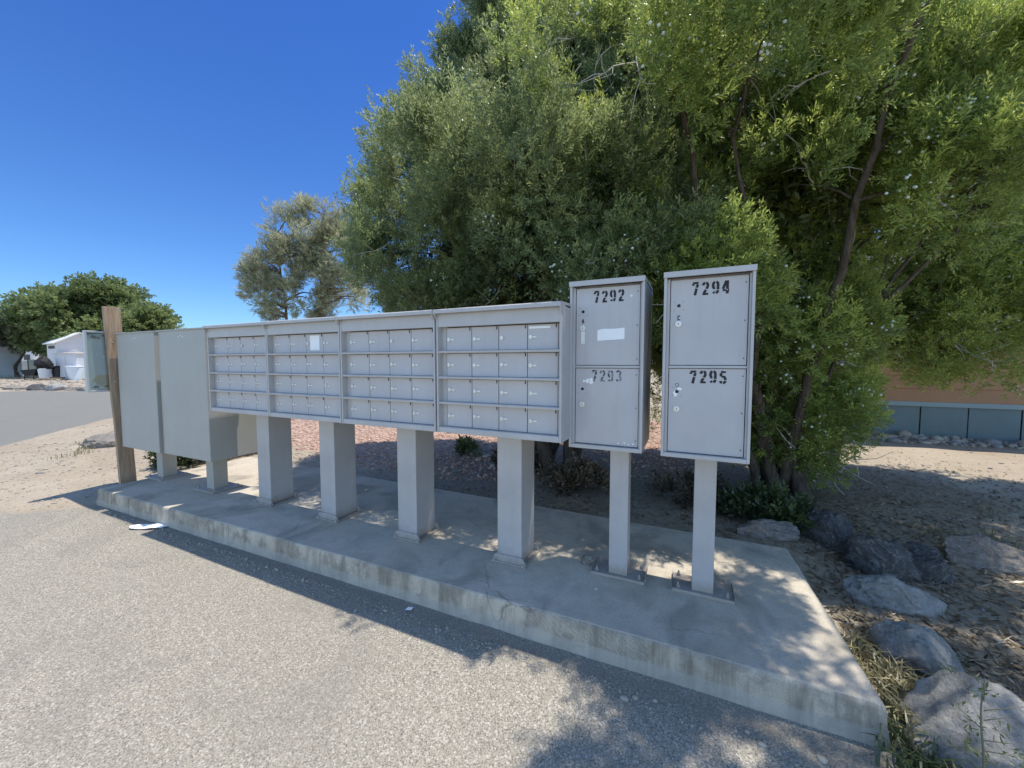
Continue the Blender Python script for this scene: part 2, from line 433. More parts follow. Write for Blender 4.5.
def gz(x, y): return float(heights(np.array([[x,y]], float))[0][0])

def axis(lo, hi, step, far):
    a = list(np.arange(lo, hi+1e-6, step)); s = step
    v = hi
    while v < far: s *= 1.16; v += s; a.append(v)
    s = step; v = lo; b = []
    while v > -far: s *= 1.16; v -= s; b.append(v)
    return np.array(b[::-1]+a)
xs = axis(-14.5, 5.5, .075, 1500); ys = axis(-.6, 10.0, .075, 1500)
GX, GY = np.meshgrid(xs, ys); P = np.stack([GX.ravel(), GY.ravel()], 1)
H, SD = heights(P)
asph = 1-sst(-.22,.22,SD)
sdr = poly_sd(P, RED); redm = 1-sst(-.5,.5,sdr)
lit = np.zeros(len(P))
for cx_,cy_,r_ in ((-1.6,4.3,2.3),(.7,4.4,2.0),(1.2,3.6,1.2),(1.8,5.2,1.1),(1.2,2.3,.6),(.2,3.4,1.2)):
    lit = np.maximum(lit, 1-sst(r_*.45, r_*1.05, np.hypot(P[:,0]-cx_, P[:,1]-cy_)))
lit = np.maximum(lit, .75*(1-sst(.3,.8,np.abs(P[:,1]-8.6)))*(P[:,0]>1.5))
lit *= (1-asph)
nx, ny = len(xs), len(ys)
idx = np.arange(nx*ny).reshape(ny, nx)
F = np.stack([idx[:-1,:-1], idx[:-1,1:], idx[1:,1:], idx[1:,:-1]], -1).reshape(-1,4)
V = np.column_stack([P, H])
fa = asph[F].mean(1); fr = redm[F].mean(1)
sel = {'road': fa > .5, 'gravel_bed': (fa <= .5) & (fr > .5)}
sel['ground'] = ~(sel['road'] | sel['gravel_bed'])
for nm, s in sel.items():
    f = F[s]; u, inv = np.unique(f, return_inverse=True)
    o = np_mesh(nm, V[u], inv.reshape(-1,4), M_terrain, None, {'asph':asph[u], 'red':redm[u], 'litter':lit[u]}, True)
    tag(o, kind='structure')

# ------------------------------------------------------------------ concrete pad
def slab():
    b = bmesh.new()
    loop = []
    def seg(a, c, n):
        for i in range(n): 
            t = i/n; loop.append((a[0]+(c[0]-a[0])*t, a[1]+(c[1]-a[1])*t))
    A,B,C_,D = (-5.285,1.675),(.682,1.782),(.625,3.07),(-5.27,3.12)
    seg(A,B,110); seg(B,C_,26); seg(C_,D,110); seg(D,A,26)
    cxy = Vector((-2.3,2.4))
    def ring(z, inset, amp, f):
        r = []
        for x,y in loop:
            v = Vector((x,y)); 
            n = noise.noise(Vector((x*f,y*f,z*9)))*amp
            dx = (1 if x < cxy.x else -1)*inset if abs(x-cxy.x)>2.9 else 0
            dy = (1 if y < cxy.y else -1)*inset if abs(y-cxy.y)>.55 else 0
            r.append(b.verts.new((x+dx+n*(.4 if abs(dx)<1e-9 else 1), y+dy+n, z+noise.noise(Vector((x*2,y*2,7)))*.003)))
        return r
    rings = [ring(-.05,-.012,.006,3), ring(.03,-.010,.008,4), ring(.085,-.002,.007,5), ring(.140,0,.006,6), ring(.153,.004,.005,9), ring(.1595,.014,.004,9)]
    for r0,r1 in zip(rings, rings[1:]):
        n = len(r0)
        for i in range(n): b.faces.new((r0[i], r0[(i+1)%n], r1[(i+1)%n], r1[i]))
    b.faces.new(rings[-1])
    me = bpy.data.meshes.new('pavement'); b.to_mesh(me); b.free(); me.materials.append(M_conc)
    for p in me.polygons: p.use_smooth = len(p.vertices)==4
    o = link(bpy.data.objects.new('pavement', me)); tag(o, kind='structure')
slab()
ZS = .16

# ------------------------------------------------------------------ sixteen-door cluster mailboxes
W_, D_ = .784, .47
ZB, ZT = .985-ZS, 1.716-ZS          # heights above the pad
YF = -.30                            # front of the box, post centre is the origin
def make_cluster():
    root = empty('cluster_mailbox', (0,0,ZS))
    hw = W_/2; yb = YF+D_
    m = MB()
    m.box(-hw,-hw+.012,YF,yb,ZB,ZT-.013,.002)                  # side panels
    m.box(hw-.012,hw,YF,yb,ZB,ZT-.013,.002)
    m.box(-hw+.012,hw-.012,YF+.060,yb-.002,ZB+.006,ZT-.04)      # carcass behind the doors
    m.box(-hw+.012,hw-.012,YF+.003,YF+.06,ZB+.001,ZB+.034,.003)  # bottom frame
    m.box(-hw+.012,-hw+.045,YF+0.0430,YF+0.0610,ZB+.034,ZT-.095,.001) # jambs set back
    m.box(hw-.030,hw-.012,YF+0.0390,YF+0.0610,ZB+.034,ZT-.095,.001)
    m.build('housing', M_grey, root)
    h = MB(); h.prism([(YF+.004,ZT-.098),(YF+.004,ZT-.0115),(YF+.03,ZT-.0105),(YF+.055,ZT-.098)], -hw+.012, hw-.012)
    h.build('header_panel', M_grey, root)
    r = MB(); r.prism([(YF-.030,ZT-.022),(YF-.030,ZT-.003),(YF-.022,ZT+.003),(yb+.02,ZT+.03),(yb+.02,ZT-.03),(yb+.008,ZT-.03),(yb+.008,ZT+.012),(YF-.018,ZT-.012),(YF-.018,ZT-.022)], -hw-.001, hw+.001)
    # folded end tabs of the roof
    for s in (-1,1):
        x0 = s*hw; r.prism([(YF-.028,ZT-.02),(YF-.012,ZT-.05),(YF+.02,ZT-.062),(YF+.05,ZT-.03),(YF+.05,ZT-.004),(YF-.02,ZT-.006)], x0-(.006 if s>0 else -.001), x0+(.0015 if s>0 else .006))
    r.build('roof', M_grey, root)
    z0 = ZB+.036; pitch = .1525; dh = .1345
    for k in range(1,4):
        q = MB(); zc = z0+pitch*k-.009
        q.prism([(YF+.004,zc-.006),(YF+.002,zc+.004),(YF+.006,zc+.0075),(YF+.061,zc+.0085),(YF+.061,zc-.0075),(YF+.03,zc-.0075)], -hw+.0125, hw-.0125)
        q.build('shelf_rail', M_grey, root)
    gx0, gx1 = -hw+.047, hw-.0315; dw = (gx1-gx0)/4
    for row in range(4):
        for c in range(4):
            xa, xb = gx0+dw*c+.0018, gx0+dw*(c+1)-.0018; za = z0+pitch*(3-row); zb = za+dh
            d = MB(); d.box(xa,xb,YF+0.0390,YF+0.0550,za,zb,.0025)
            d.box(xb-.012,xb-.007,YF+0.0360,YF+0.0420,zb-.020,zb-.002,.001,1)
            door = d.build('door', [M_greydoor, M_seam], root)
            door['row'] = row; door['col'] = c
            l = MB(); lx, lz = xa+.021+random.uniform(-.002,.002), (za+zb)/2+random.uniform(-.003,.003)
            l.cyl((lx,YF+0.0350,lz), .0115, .010, 'Y', 16, bevel=.002)
            l.cyl((lx,YF+0.0295,lz), .006, .003, 'Y', 10)
            if not (row==0 and c==2):
                l.box(lx+.010,lx+.034,YF+0.0345,YF+0.0395,lz-.0055,lz+.0045,.0015,1)
            l.build('lock', [M_lock, M_tab], door)
    b = MB(); b.box(gx0,gx1,YF+0.0575,YF+0.0589,z0-.002,z0+pitch*4-.004); b.build('door_recess', M_seam, root)
    p = MB(); p.box(-.0825,.0825,-.105,.105,.012,ZB+.006,.004); post = p.build('post', M_postpaint, root)
    f = MB()
    prof = [(-.115,.0),(.115,.0),(.115,.012),(.096,.046),(.082,.052),(-.082,.052),(-.096,.046),(-.115,.012)]
    f.prism(prof, -.117, -.1055, 'Y'); f.prism(prof, .1055, .117, 'Y')
    f.box(-.118,.118,-.130,.130,0,.010,.002)
    for sx in (-.098,.098):
        for sy in (-.1215,.1215): f.cyl((sx,sy,.016), .009, .012, 'Z', 6)
    f.build('base_flange', M_postpaint, post)
    return root

def kids(o): return [c for c in COL.objects if c.parent == o]
def copy_tree(o, parent=None):
    c = o.copy(); COL.objects.link(c)
    if parent: c.parent = parent
    for ch in kids(o): copy_tree(ch, c)
    return c
CL_Y = 2.21
cl0 = make_cluster()
tag(cl0, 'grey sixteen-door mailbox cluster leftmost of the row, next to the blank lockers', 'mailbox', 'sixteen-door mailbox clusters standing in a row')
clusters = [cl0]+[copy_tree(cl0) for _ in range(3)]
labs = [None, 'grey sixteen-door mailbox cluster with a white paper sticker on a top-row door',
        'grey sixteen-door mailbox cluster with no sticker, between the stickered cluster and the one beside 7292',
        'grey sixteen-door mailbox cluster at the right end of the run, beside the locker numbered 7292']
pz = (-3.372,-2.577,-1.785,-.992)
for i,(o,x) in enumerate(zip(clusters, pz)):
    o.location = (x, CL_Y+(.004,0,-.003,.002)[i], ZS); o.rotation_euler = (0,0,R((.15,-.1,.1,-.15)[i]))
    if labs[i]: o['label'] = labs[i]
def door_of(root, row, col):
    for k in kids(root):
        if k.get('row') == row and k.get('col') == col: return k
hw = W_/2; gx0, gx1 = -hw+.047, hw-.0315; dw = (gx1-gx0)/4; z0 = ZB+.036; pitch = .1525
d = door_of(clusters[1],0,2)
s = MB(); zc = z0+pitch*3+.068
s.box(gx0+dw*2+.044,gx0+dw*2+.142,YF+.0370,YF+.0384,zc-.052,zc+.056,.0004); s.build('sticker', M_white, d); d['label'] = 'door with a white paper sticker'
d = door_of(clusters[3],0,3)
s = MB(); s.box(gx0+dw*3+.01,gx0+dw*3+.132,YF+.0370,YF+.0384,z0+pitch*3+.112,z0+pitch*3+.124,.0003); s.build('label_strip', M_white, d)
for c_, rw, cl_ in ((0,0,2),(2,0,2)):
    pass

# ------------------------------------------------------------------ stencilled numbers
SW = .19
def arc(cx, cz, rx, rz, a0, a1, n=10):
    return [(cx+rx*math.cos(R(a0+(a1-a0)*i/n)), cz+rz*math.sin(R(a0+(a1-a0)*i/n))) for i in range(n+1)]
GLY = {
 '7': [[(.04,.90),(.56,.90)],[(.07,.84),(.07,.72)],[(.50,.80),(.40,.56)],[(.385,.50),(.24,.02)]],
 '2': [arc(.30,.70,.21,.21,175,100,6), arc(.30,.70,.21,.21,80,-25,8)+[(.38,.46)],[(.34,.40),(.16,.16)],[(.05,.10),(.56,.10)]],
 '9': [arc(.28,.66,.20,.25,100,260,12), arc(.32,.66,.20,.25,80,-20,9)+[(.52,.35)], [(.50,.30)]+arc(.30,.28,.2,.19,-10,-75,6), [(.22,.10),(.10,.20)]],
 '3': [arc(.29,.72,.20,.18,160,80,6), arc(.30,.72,.20,.18,65,-70,8), arc(.30,.28,.22,.19,70,-65,8), arc(.29,.28,.21,.19,-90,-165,6)],
 '4': [[(.34,.92),(.06,.36)],[(.04,.27),(.32,.27)],[(.44,.94),(.44,.34)],[(.44,.27),(.44,.02)],[(.50,.27),(.60,.27)]],
 '5': [[(.12,.90),(.54,.90)],[(.13,.82),(.11,.58)],arc(.30,.33,.21,.24,125,0,10),arc(.30,.33,.21,.24,-15,-85,6),arc(.28,.30,.21,.2,-105,-165,5)],
 'C': [arc(.3,.7,.22,.22,20,170,10)+[(.08,.54)], [(.08,.46)]+arc(.3,.3,.22,.22,-170,-20,10)],
 'A': [[(.08,.02),(.26,.92)],[(.34,.92),(.52,.02)],[(.2,.3),(.40,.3)]],
}
def text_mesh(txt, x, z, h, wid, pitch, y, parent, mat, name='number', sw=SW):
    m = MB(); rr = random.Random(txt)
    for i,ch in enumerate(txt):
        ox = x+i*pitch; oz = z+rr.uniform(-.002,.002)*h/.07
        for st in GLY[ch]:
            n = len(st); L = []; Rr = []
            for k,(u,v) in enumerate(st):
                a = st[max(k-1,0)]; b = st[min(k+1,n-1)]
                tx, tz = (b[0]-a[0])*wid/.6, (b[1]-a[1])*h
                l = math.hypot(tx,tz) or 1; nx_, nz_ = -tz/l, tx/l
                hwid = sw*h*.5*(1.0 if abs(nx_)>.6 else .85)
                px, pz_ = ox+u*wid/.6, oz+v*h
                L.append((px+nx_*hwid, y, pz_+nz_*hwid)); Rr.append((px-nx_*hwid, y, pz_-nz_*hwid))
            for k in range(n-1): m.quad([Rr[k],Rr[k+1],L[k+1],L[k]])
    return m.build(name, mat, parent)

# ------------------------------------------------------------------ parcel lockers 7292-7295
def blob(m, cx, cz, r, y, seed, mi=0, n=11, sx=1.0):
    rr = random.Random(seed)
    m.quad([(cx+math.cos(2*math.pi*k/n)*r*sx*rr.uniform(.55,1.1), y, cz+math.sin(2*math.pi*k/n)*r*rr.uniform(.55,1.1)) for k in range(n)], mi)
def make_locker(loc, x0, x1, zb, zt, yf, yb, texts, kinds, px, rz):
    root = empty('parcel_locker', loc, rz)
    m = MB(); t = .013
    m.box(x0,x0+t,yf,yb,zb,zt-.012,.0025); m.box(x1-t,x1,yf,yb,zb,zt-.012,.0025)
    m.box(x0+t,x1-t,yf+.0015,yb,zb-.0005,zb+.020,.002)
    m.box(x0+t,x1-t,yb-.015,yb-.001,zb+.02,zt-.02)
    m.box(x0+t,x1-t,yf+.055,yf+.062,zb+.02,zt-.02)
    m.box(x0+t,x0+t+.014,yf+.022,yf+.055,zb+.020,zt-.03,.001); m.box(x1-t-.008,x1-t,yf+.020,yf+.055,zb+.020,zt-.03,.001)
    m.build('cabinet', M_grey, root)
    r = MB(); r.prism([(yf-.010,zt-.026),(yf-.010,zt),(yb+.012,zt+.012),(yb+.012,zt-.03),(yb+.002,zt-.03),(yb+.002,zt-.002),(yf+.004,zt-.012),(yf+.004,zt-.026)], x0-.002, x1+.002)
    r.build('roof', M_grey, root)
    zi0, zi1 = zb+.022, zt-.034; zm = (zi0+zi1)/2
    q = MB(); q.box(x0+t+.0145,x1-t-.0085,yf+.018,yf+.054,zm-.006,zm+.006,.0015); q.build('divider', M_grey, root)
    xa, xb = x0+t+.017, x1-t-.011
    b = MB(); b.box(xa-.002,xb+.002,yf+.0515,yf+.0535,zi0,zi1); b.build('door_recess', M_seam, root)
    for i,(za,zz) in enumerate(((zm+.0085,zi1-.002),(zi0+.002,zm-.0085))):
        d = MB(); yd = yf+.026
        d.box(xa,xb,yd,yf+.050,za,zz,.002)
        for fx in (xb-.012,):
            for fz in (.08,.5,.92): d.cyl((fx,yd-.0005,za+(zz-za)*fz), .003, .002, 'Y', 8, mi=1)
        door = d.build('door', [M_greydoor, M_seam], root)
        wd, hd = xb-xa, zz-za
        fx = lambda u: xa+u*wd
        fz = lambda v: zz-v*hd
        num = texts[i]; faded = num == '7293'
        hh = .066; th = fz(.195) if i==0 else fz(.175)
        tx = fx(.29) if num != '7293' else fx(.27)
        text_mesh(num, tx, th, hh, .0285, .0425, yd-.0014, door, M_inkfade if faded else M_ink, 'number', .175 if not faded else .14)
        k = MB(); lz = fz(.515 if i==0 else .48)
        k.cyl((fx(.115),yd-.004,lz), .0145, .010, 'Y', 20, bevel=.002); k.cyl((fx(.115),yd-.0095,lz), .008, .003, 'Y', 12, mi=1)
        k.box(fx(.115)-.0012,fx(.115)+.0012,yd-.0116,yd-.0108,lz-.005,lz+.005,0,2)
        if num == '7292':
            k.box(fx(.115)-.011,fx(.115)+.011,yd-.0035,yd-.0008,lz-.085,lz-.016,.001,1); k.cyl((fx(.115),yd-.004,lz-.075), .004, .004, 'Y', 10)
        k.build('lock', [M_lock, M_tab, M_hole], door)
        k = MB(); hz = fz(.30 if i==0 else .275)
        k.cyl((fx(.115),yd-.0008,hz), .0078, .003, 'Y', 14, mi=0)
        for sx in (-.02,.02):
            for sz in (-.02,.02): k.cyl((fx(.115)+sx,yd-.0004,hz+sz), .0016, .002, 'Y', 8, mi=0)
        k.build('spy_hole', M_hole, door)
        if num == '7294': text_mesh('C', fx(.10), fz(.47), .024, .012, .02, yd-.0014, door, M_ink, 'letter', .2)
        if num == '7292':
            text_mesh('A', fx(.095), fz(.45), .024, .012, .02, yd-.0014, door, M_ink, 'letter', .2)
            s = MB(); s.quad([(fx(.35),yd-.0014,fz(.685)),(fx(.775),yd-.0014,fz(.67)),(fx(.775),yd-.0014,fz(.525)),(fx(.60),yd-.0014,fz(.535)),(fx(.45),yd-.0014,fz(.53)),(fx(.35),yd-.0014,fz(.545))]); s.build('sticker', M_white, door)
            s = MB(); blob(s, fx(.87), fz(.13), .008, yd-.0012, 3); s.build('paint_scuff', M_tab, door)
        if num == '7293':
            s = MB(); 
            for (u,v,r_,sd_) in ((.20,.165,.014,1),(.26,.15,.012,2),(.25,.19,.010,5),(.14,.17,.008,6),(.28,.18,.009,8)): blob(s, fx(u), fz(v), r_, yd-.0012-.0001*sd_, sd_)
            for (u,v) in ((.70,.965),(.80,.955),(.86,.97),(.93,.96)): blob(s, fx(u), fz(v), .005, yd-.0012, int(u*100))
            s.build('paint_scuff', M_white, door)
        if num == '7295':
            s = MB(); blob(s, fx(.095), fz(.30), .016, yd-.0006, 12, sx=.8); blob(s, fx(.15), fz(.24), .009, yd-.0008, 13, sx=1.6); blob(s, fx(.74), fz(.025), .005, yd-.001, 4)
            s.build('paint_scuff', M_white, door)
            rg = MB(); rg.cyl((fx(.115),yd-.001,fz(.195)), .0085, .003, 'Y', 16); rg.cyl((fx(.115),yd-.0018,fz(.195)), .0065, .003, 'Y', 16, mi=1); rg.build('plug', [M_hole, M_greydoor], door)
    p = MB(); p.box(px-.0525,px+.0525,-.05,.05,.010,zb+.004,.004); post = p.build('post', M_postpaint, root)
    f = MB(); f.box(px-.15,px+.15,-.075,.105,0,.011,.002)
    f.box(px-.15,px+.15,-.082,-.0755,0,.017,.0015); f.box(px-.153,px-.1505,-.075,.105,0,.03,.0008); f.box(px+.1505,px+.153,-.075,.105,0,.03,.0008)
    for sx in (-.12,.12):
        for sy in (-.05,.08): f.cyl((px+sx,sy,.018), .010, .014, 'Z', 6); f.cyl((px+sx,sy,.030), .005, .02, 'Z', 8)
    f.build('base_plate', M_postpaint, root)
    return root
L1 = make_locker((-.41,2.285,ZS), -.195,.193, .938-ZS, 1.843-ZS, -.225,.215, ('7292','7293'), None, .055, R(.3))
tag(L1, 'grey two-door parcel locker numbered 7292 and 7293 with a white sticker on its upper door', 'parcel locker', 'numbered two-door parcel lockers')
L2 = make_locker((.07,2.30,ZS), -.194,.191, .938-ZS, 1.846-ZS, -.25,.205, ('7294','7295'), None, .018, R(-.2))
tag(L2, 'grey two-door parcel locker numbered 7294 and 7295, the rightmost box on the pad', 'parcel locker', 'numbered two-door parcel lockers')

# ------------------------------------------------------------------ tall blank lockers
def make_blank(x0, x1, yf, yb, zb, zt, px):
    cx_ = (x0+x1)/2
    root = empty('blank_locker', (cx_, 2.18, ZS))
    hx = (x1-x0)/2
    m = MB(); y0, y1 = yf-2.18, yb-2.18; zb -= ZS; zt -= ZS
    m.box(-hx,hx,y0,y1,zb,zt,.006)
    m.box(-hx+.012,-hx+.020,y0-.002,y0+.002,zb+.012,zt-.012,.0006); 
    for u in (-.035,.0,.035): m.box(u-.009,u+.009,y0-.0015,y0+.002,zt-.055-.012*abs(u)/.035,zt-.047-.012*abs(u)/.035,.0005,1)
    m.build('cabinet', [M_beige, M_seam if False else M_tab], root)
    r = MB(); r.prism([(y0-.012,zt-.004),(y0-.012,zt+.008),(y1+.012,zt+.022),(y1+.012,zt-.004)], -hx-.006, hx+.006); r.build('roof', M_beige, root)
    p = MB(); p.box(px-cx_-.06,px-cx_+.06,-.055,.075,.010,zb+.01,.004); p.build('post', M_beige, root)
    f = MB(); f.box(px-cx_-.17,px-cx_+.17,-.12,.15,0,.014,.002)
    for sx in (-.13,.13):
        for sy in (-.09,.12): f.cyl((px-cx_+sx,sy,.022), .011, .018, 'Z', 6)
    f.build('base_plate', M_postpaint, root)
    return root
B1 = make_blank(-5.55,-4.785,1.972,2.43,.497,1.708,-5.17)
tag(B1, 'tall blank grey locker at the far left end, partly in front of the wooden post', 'locker', 'tall blank lockers')
B2 = make_blank(-4.695,-3.905,1.97,2.43,.508,1.708,-4.235)
tag(B2, 'tall blank grey locker between the other blank locker and the first mailbox cluster', 'locker', 'tall blank lockers')

# ------------------------------------------------------------------ wooden post and notice board
pr = empty('wooden_post', (-5.625,2.03,gz(-5.625,2.03)-.01))
m = MB(); b = bmesh.new()
for k in range(13):
    z = k/12*1.99; oy = -.058*z/2
    for (x,y) in ((-.024,-.066),(.024,-.066),(.024,.066),(-.024,.066)):
        b.verts.new((x+noise.noise(Vector((x*9,y*9,z*3)))*.004, y+oy+noise.noise(Vector((x*9,y*9+4,z*3)))*.005, z + (.012*noise.noise(Vector((x*60,y*60,1))) if k==12 else 0)))
b.verts.ensure_lookup_table()
for k in range(12):
    for j in range(4): b.faces.new([b.verts[k*4+j], b.verts[k*4+(j+1)%4], b.verts[k*4+4+(j+1)%4], b.verts[k*4+4+j]])
b.faces.new([b.verts[48+j] for j in range(4)])
m._add(b); po = m.build('plank', M_wood, pr)
bm_ = MB()
for z in (1.2,1.62):
    for y in (-.02,.03): bm_.cyl((.0245,y-.05,z), .006, .005, 'X', 8)
bm_.build('bolts', M_lock, pr)
tag(pr, 'weathered upright wooden post standing at the left end of the concrete pad', 'post')

M_board = plain('board_backing', (.62,.68,.69), .6, 0, .08, 6)
M_card = plain('tan_card', (.55,.44,.29), .8, 0, .08, 9)
M_card2 = plain('tan_card_edge', (.64,.45,.2), .8, 0, .08, 9)
M_alu = plain('aluminium_frame', (.58,.60,.60), .45, .5, .06, 30)
def glass():
    m, nt = new_mat('board_glass'); q = N(nt)
    t = q.n('ShaderNodeBsdfTransparent'); t.inputs[0].default_value = (.9,.95,.95,1)
    g = q.n('ShaderNodeBsdfGlossy'); g.inputs['Roughness'].default_value = .05
    mx = q.n('ShaderNodeMixShader', i_Fac=.22); nt.links.new(t.outputs[0], mx.inputs[1]); nt.links.new(g.outputs[0], mx.inputs[2]); q.out(mx.outputs[0]); return m
br = empty('notice_board', (-5.66,2.03,1.115))
# board hangs on the -x face of the post; y across, z up, facing +x
y0,y1,z0b,z1b = -.245,.30,0,.60
m = MB(); m.box(-.030,-.008,y0,y1,z0b,z1b,.003); m.build('backing', M_board, br)
m = MB()
m.box(-.032,.006,y0-.022,y0-.0005,z0b-.02,z1b+.02,.003); m.box(-.032,.006,y1+.0005,y1+.022,z0b-.02,z1b+.02,.003)
m.box(-.032,.0055,y0,y1,z0b-.021,z0b-.0008,.003); m.box(-.032,.0055,y0,y1,z1b+.0008,z1b+.021,.003); m.build('frame', M_alu, br)
m = MB(); m.quad([(-.0060,y0+.02,z0b+.10),(-.0060,y0+.06,z0b+.15),(-.0060,y0+.30,z0b+.165),(-.0060,y1-.1,z0b+.12),(-.0060,y1-.1,z0b+.005),(-.0060,y0+.13,z0b+.005)])
m.quad([(-.0052,y0+.02,z0b+.10),(-.0052,y0+.06,z0b+.155),(-.0052,y0+.31,z0b+.17),(-.0052,y0+.32,z0b+.145),(-.0052,y0+.10,z0b+.125)],1); m.build('card', [M_card,M_card2], br)
m = MB(); 
for (yy,zz,r_,mi_,sd_) in ((y0+.05,z1b-.045,.035,0,1),(y0+.085,z1b-.05,.022,0,2),(y0+.12,z1b-.03,.016,0,9),(y0+.05,z0b+.035,.03,0,3),(y0+.09,z0b+.03,.018,1,4),(y0+.13,z0b+.035,.02,0,5),(y0+.07,z1b-.22,.012,1,6),(y0+.12,z1b-.25,.02,1,7),(y0+.2,z1b-.25,.014,1,8)):
    rr = random.Random(sd_)
    m.quad([(-.0045,yy+math.cos(a)*r_*rr.uniform(.5,1.1),zz+math.sin(a)*r_*rr.uniform(.3,.7)) for a in [2*math.pi*k/9 for k in range(9)]], mi_)
m.build('tape_scraps', [M_seam, M_white], br)
m = MB(); m.box(.0005,.0035,y0,y1,z0b,z1b); m.build('glass_pane', glass(), br)
tag(br, 'glass-fronted grey notice board with slipped tan card, fixed behind the wooden post', 'notice board')

# ------------------------------------------------------------------ rocks
def make_rock(name, loc, size, seed, mat, rz=0, sub=5, rough=.2, flat=.35):
    b = bmesh.new(); bmesh.ops.create_icosphere(b, subdivisions=sub, radius=1)
    o = Vector((seed*3.1, seed*1.7, seed*.9))
    cut = [(Vector((random.Random(seed*10+k).gauss(0,1), random.Random(seed*11+k).gauss(0,1), random.Random(seed*12+k).gauss(.3,.8))).normalized(), random.Random(seed*13+k).uniform(.58,.92)) for k in range(6 if seed==7 else 10)]
    for v in b.verts:
        n = v.co.normalized(); r = 1
        r += noise.fractal(n*1.25+o, .8, 2.1, 6)*rough*1.15
        p = n*r
        for c_, d_ in cut:
            e = p.dot(c_)-d_
            if e > 0: p -= c_*e*.92
        p += n*(noise.fractal(n*4+o, .6, 2.2, 6)*rough*.42 - abs(noise.noise(n*3.1+o*2))*rough*.35)
        if p.z < -flat: p.z = -flat+(p.z+flat)*.2
        v.co = Vector((p.x*size[0], p.y*size[1], (p.z+flat*.55)*size[2]))
    me = bpy.data.meshes.new(name); b.to_mesh(me); b.free(); me.materials.append(mat)
    for p in me.polygons: p.use_smooth = True
    ob = link(bpy.data.objects.new(name, me)); ob.location = loc; ob.rotation_euler = (0,0,rz)
    return ob
GR = 'boulders edging the right end of the pad'
for (x,y,sz,sd_,mt,rz,lab) in (
    (.56,3.33,(.23,.10,.10),1,M_rockt,.35,'low flat pale stone at the back right corner of the pad, under the green shrub'),
    (.96,3.52,(.20,.17,.21),2,M_rockd,.2,'dark lumpy boulder at the back of the line, right of the flat pale stone'),
    (1.13,3.22,(.23,.17,.19),3,M_rockd,.0,'dark pitted boulder leaning in front of the lumpy one, with a pale crusted top'),
    (1.40,3.30,(.14,.14,.17),4,M_rockd,.8,'small blackish boulder tucked behind the right end of the pitted one'),
    (1.08,2.83,(.25,.14,.13),5,M_rock,.2,'wide grey flat-topped boulder third from the front of the line'),
    (1.0,2.36,(.18,.15,.15),6,M_rock,-.3,'blue-grey cracked boulder second from the front of the line'),
    (.965,1.85,(.195,.20,.255),7,M_rock,.5,'largest smooth grey boulder, nearest the viewer by the pad corner, behind a thin weed stalk'),
    (1.83,3.6,(.25,.16,.14),8,M_rockt,-.15,'brownish tan boulder standing apart to the right on the dirt')):
    tag(make_rock('boulder', (x,y,gz(x,y)-.005), sz, sd_, mt, rz, 5, .11 if sd_==7 else .2), lab, 'boulder', GR)
tag(make_rock('boulder', (-8.6,2.9,gz(-8.6,2.9)), (.42,.26,.19), 9, M_rockt, .3), 'pale rounded boulder on the dirt left of the wooden post', 'boulder')
tag(make_rock('boulder', (-8.15,3.15,gz(-8.15,3.15)), (.22,.2,.2), 10, M_rock, .3), 'small grey boulder half hidden behind the wooden post', 'boulder')
tag(make_rock('cobble', (-.545,2.31,ZS), (.046,.038,.044), 11, M_rockt, .1, 4, .08), 'rounded brown cobble lying on the pad beside the post of locker 7292', 'stone')
for (lat,dep,sz,sd_,mt,lab) in ((-25.0,19.4,(.7,.4,.20),21,M_rockt,'long pale flat stone on the far road verge at the left edge of view'),
    (-23.6,19.1,(.42,.3,.28),22,M_rockd,'brown-grey stone on the far road verge below the wheelbarrow'),(-22.6,19.0,(.55,.34,.30),23,M_rock,'wide grey stone on the far road verge below the white bucket'),
    (-21.7,18.9,(.26,.22,.2),24,M_rockt,'small tan stone on the far road verge below the white cabinet'),(-20.9,18.8,(.36,.3,.2),25,M_rockt,'tan stone on the far road verge beside the edge of the notice board')):
    p = site(lat,dep); tag(make_rock('verge_stone', (p.x,p.y,gz(p.x,p.y)), sz, sd_, mt, .4, 4), lab, 'stone', 'stones along the far side of the road')

# ------------------------------------------------------------------ scraps on the ground
def scrap(name, x, y, z, outline, mat, rz, lab, curl=.01, cat='litter'):
    b = bmesh.new(); 
    f = b.faces.new([b.verts.new((u,v,0)) for u,v in outline])
    bmesh.ops.triangulate(b, faces=[f]); bmesh.ops.subdivide_edges(b, edges=b.edges[:], cuts=3, use_grid_fill=True)
    for v in b.verts: v.co.z = curl*(.5+noise.noise(v.co*9)) + abs(v.co.x)*.03
    me = bpy.data.meshes.new(name); b.to_mesh(me); b.free(); me.materials.append(mat)
    o = link(bpy.data.objects.new(name, me)); o.location = (x,y,z+.002); o.rotation_euler = (0,0,rz); tag(o, lab, cat)
scrap('plastic_scrap', -4.15,1.62,.006, [(-.16,-.03),(-.12,-.06),(-.02,-.055),(.13,-.035),(.15,.015),(.09,.055),(-.05,.04),(-.12,.01)], M_white, R(20), 'white torn plastic scrap lying on the asphalt by the left part of the kerb', .012)
scrap('paper_scrap', -1.42,1.675,.004, [(-.022,-.01),(.015,-.016),(.024,.008),(-.008,.016)], M_white, .5, 'tiny white paper scrap on the shaded asphalt at the foot of the kerb', .004)
scrap('paper_scrap', -.44,2.055,ZS, [(-.008,-.005),(.007,-.006),(.008,.005),(-.005,.007)], M_white, .2, 'tiny white speck of paper on the pad in front of locker 7292', .002)

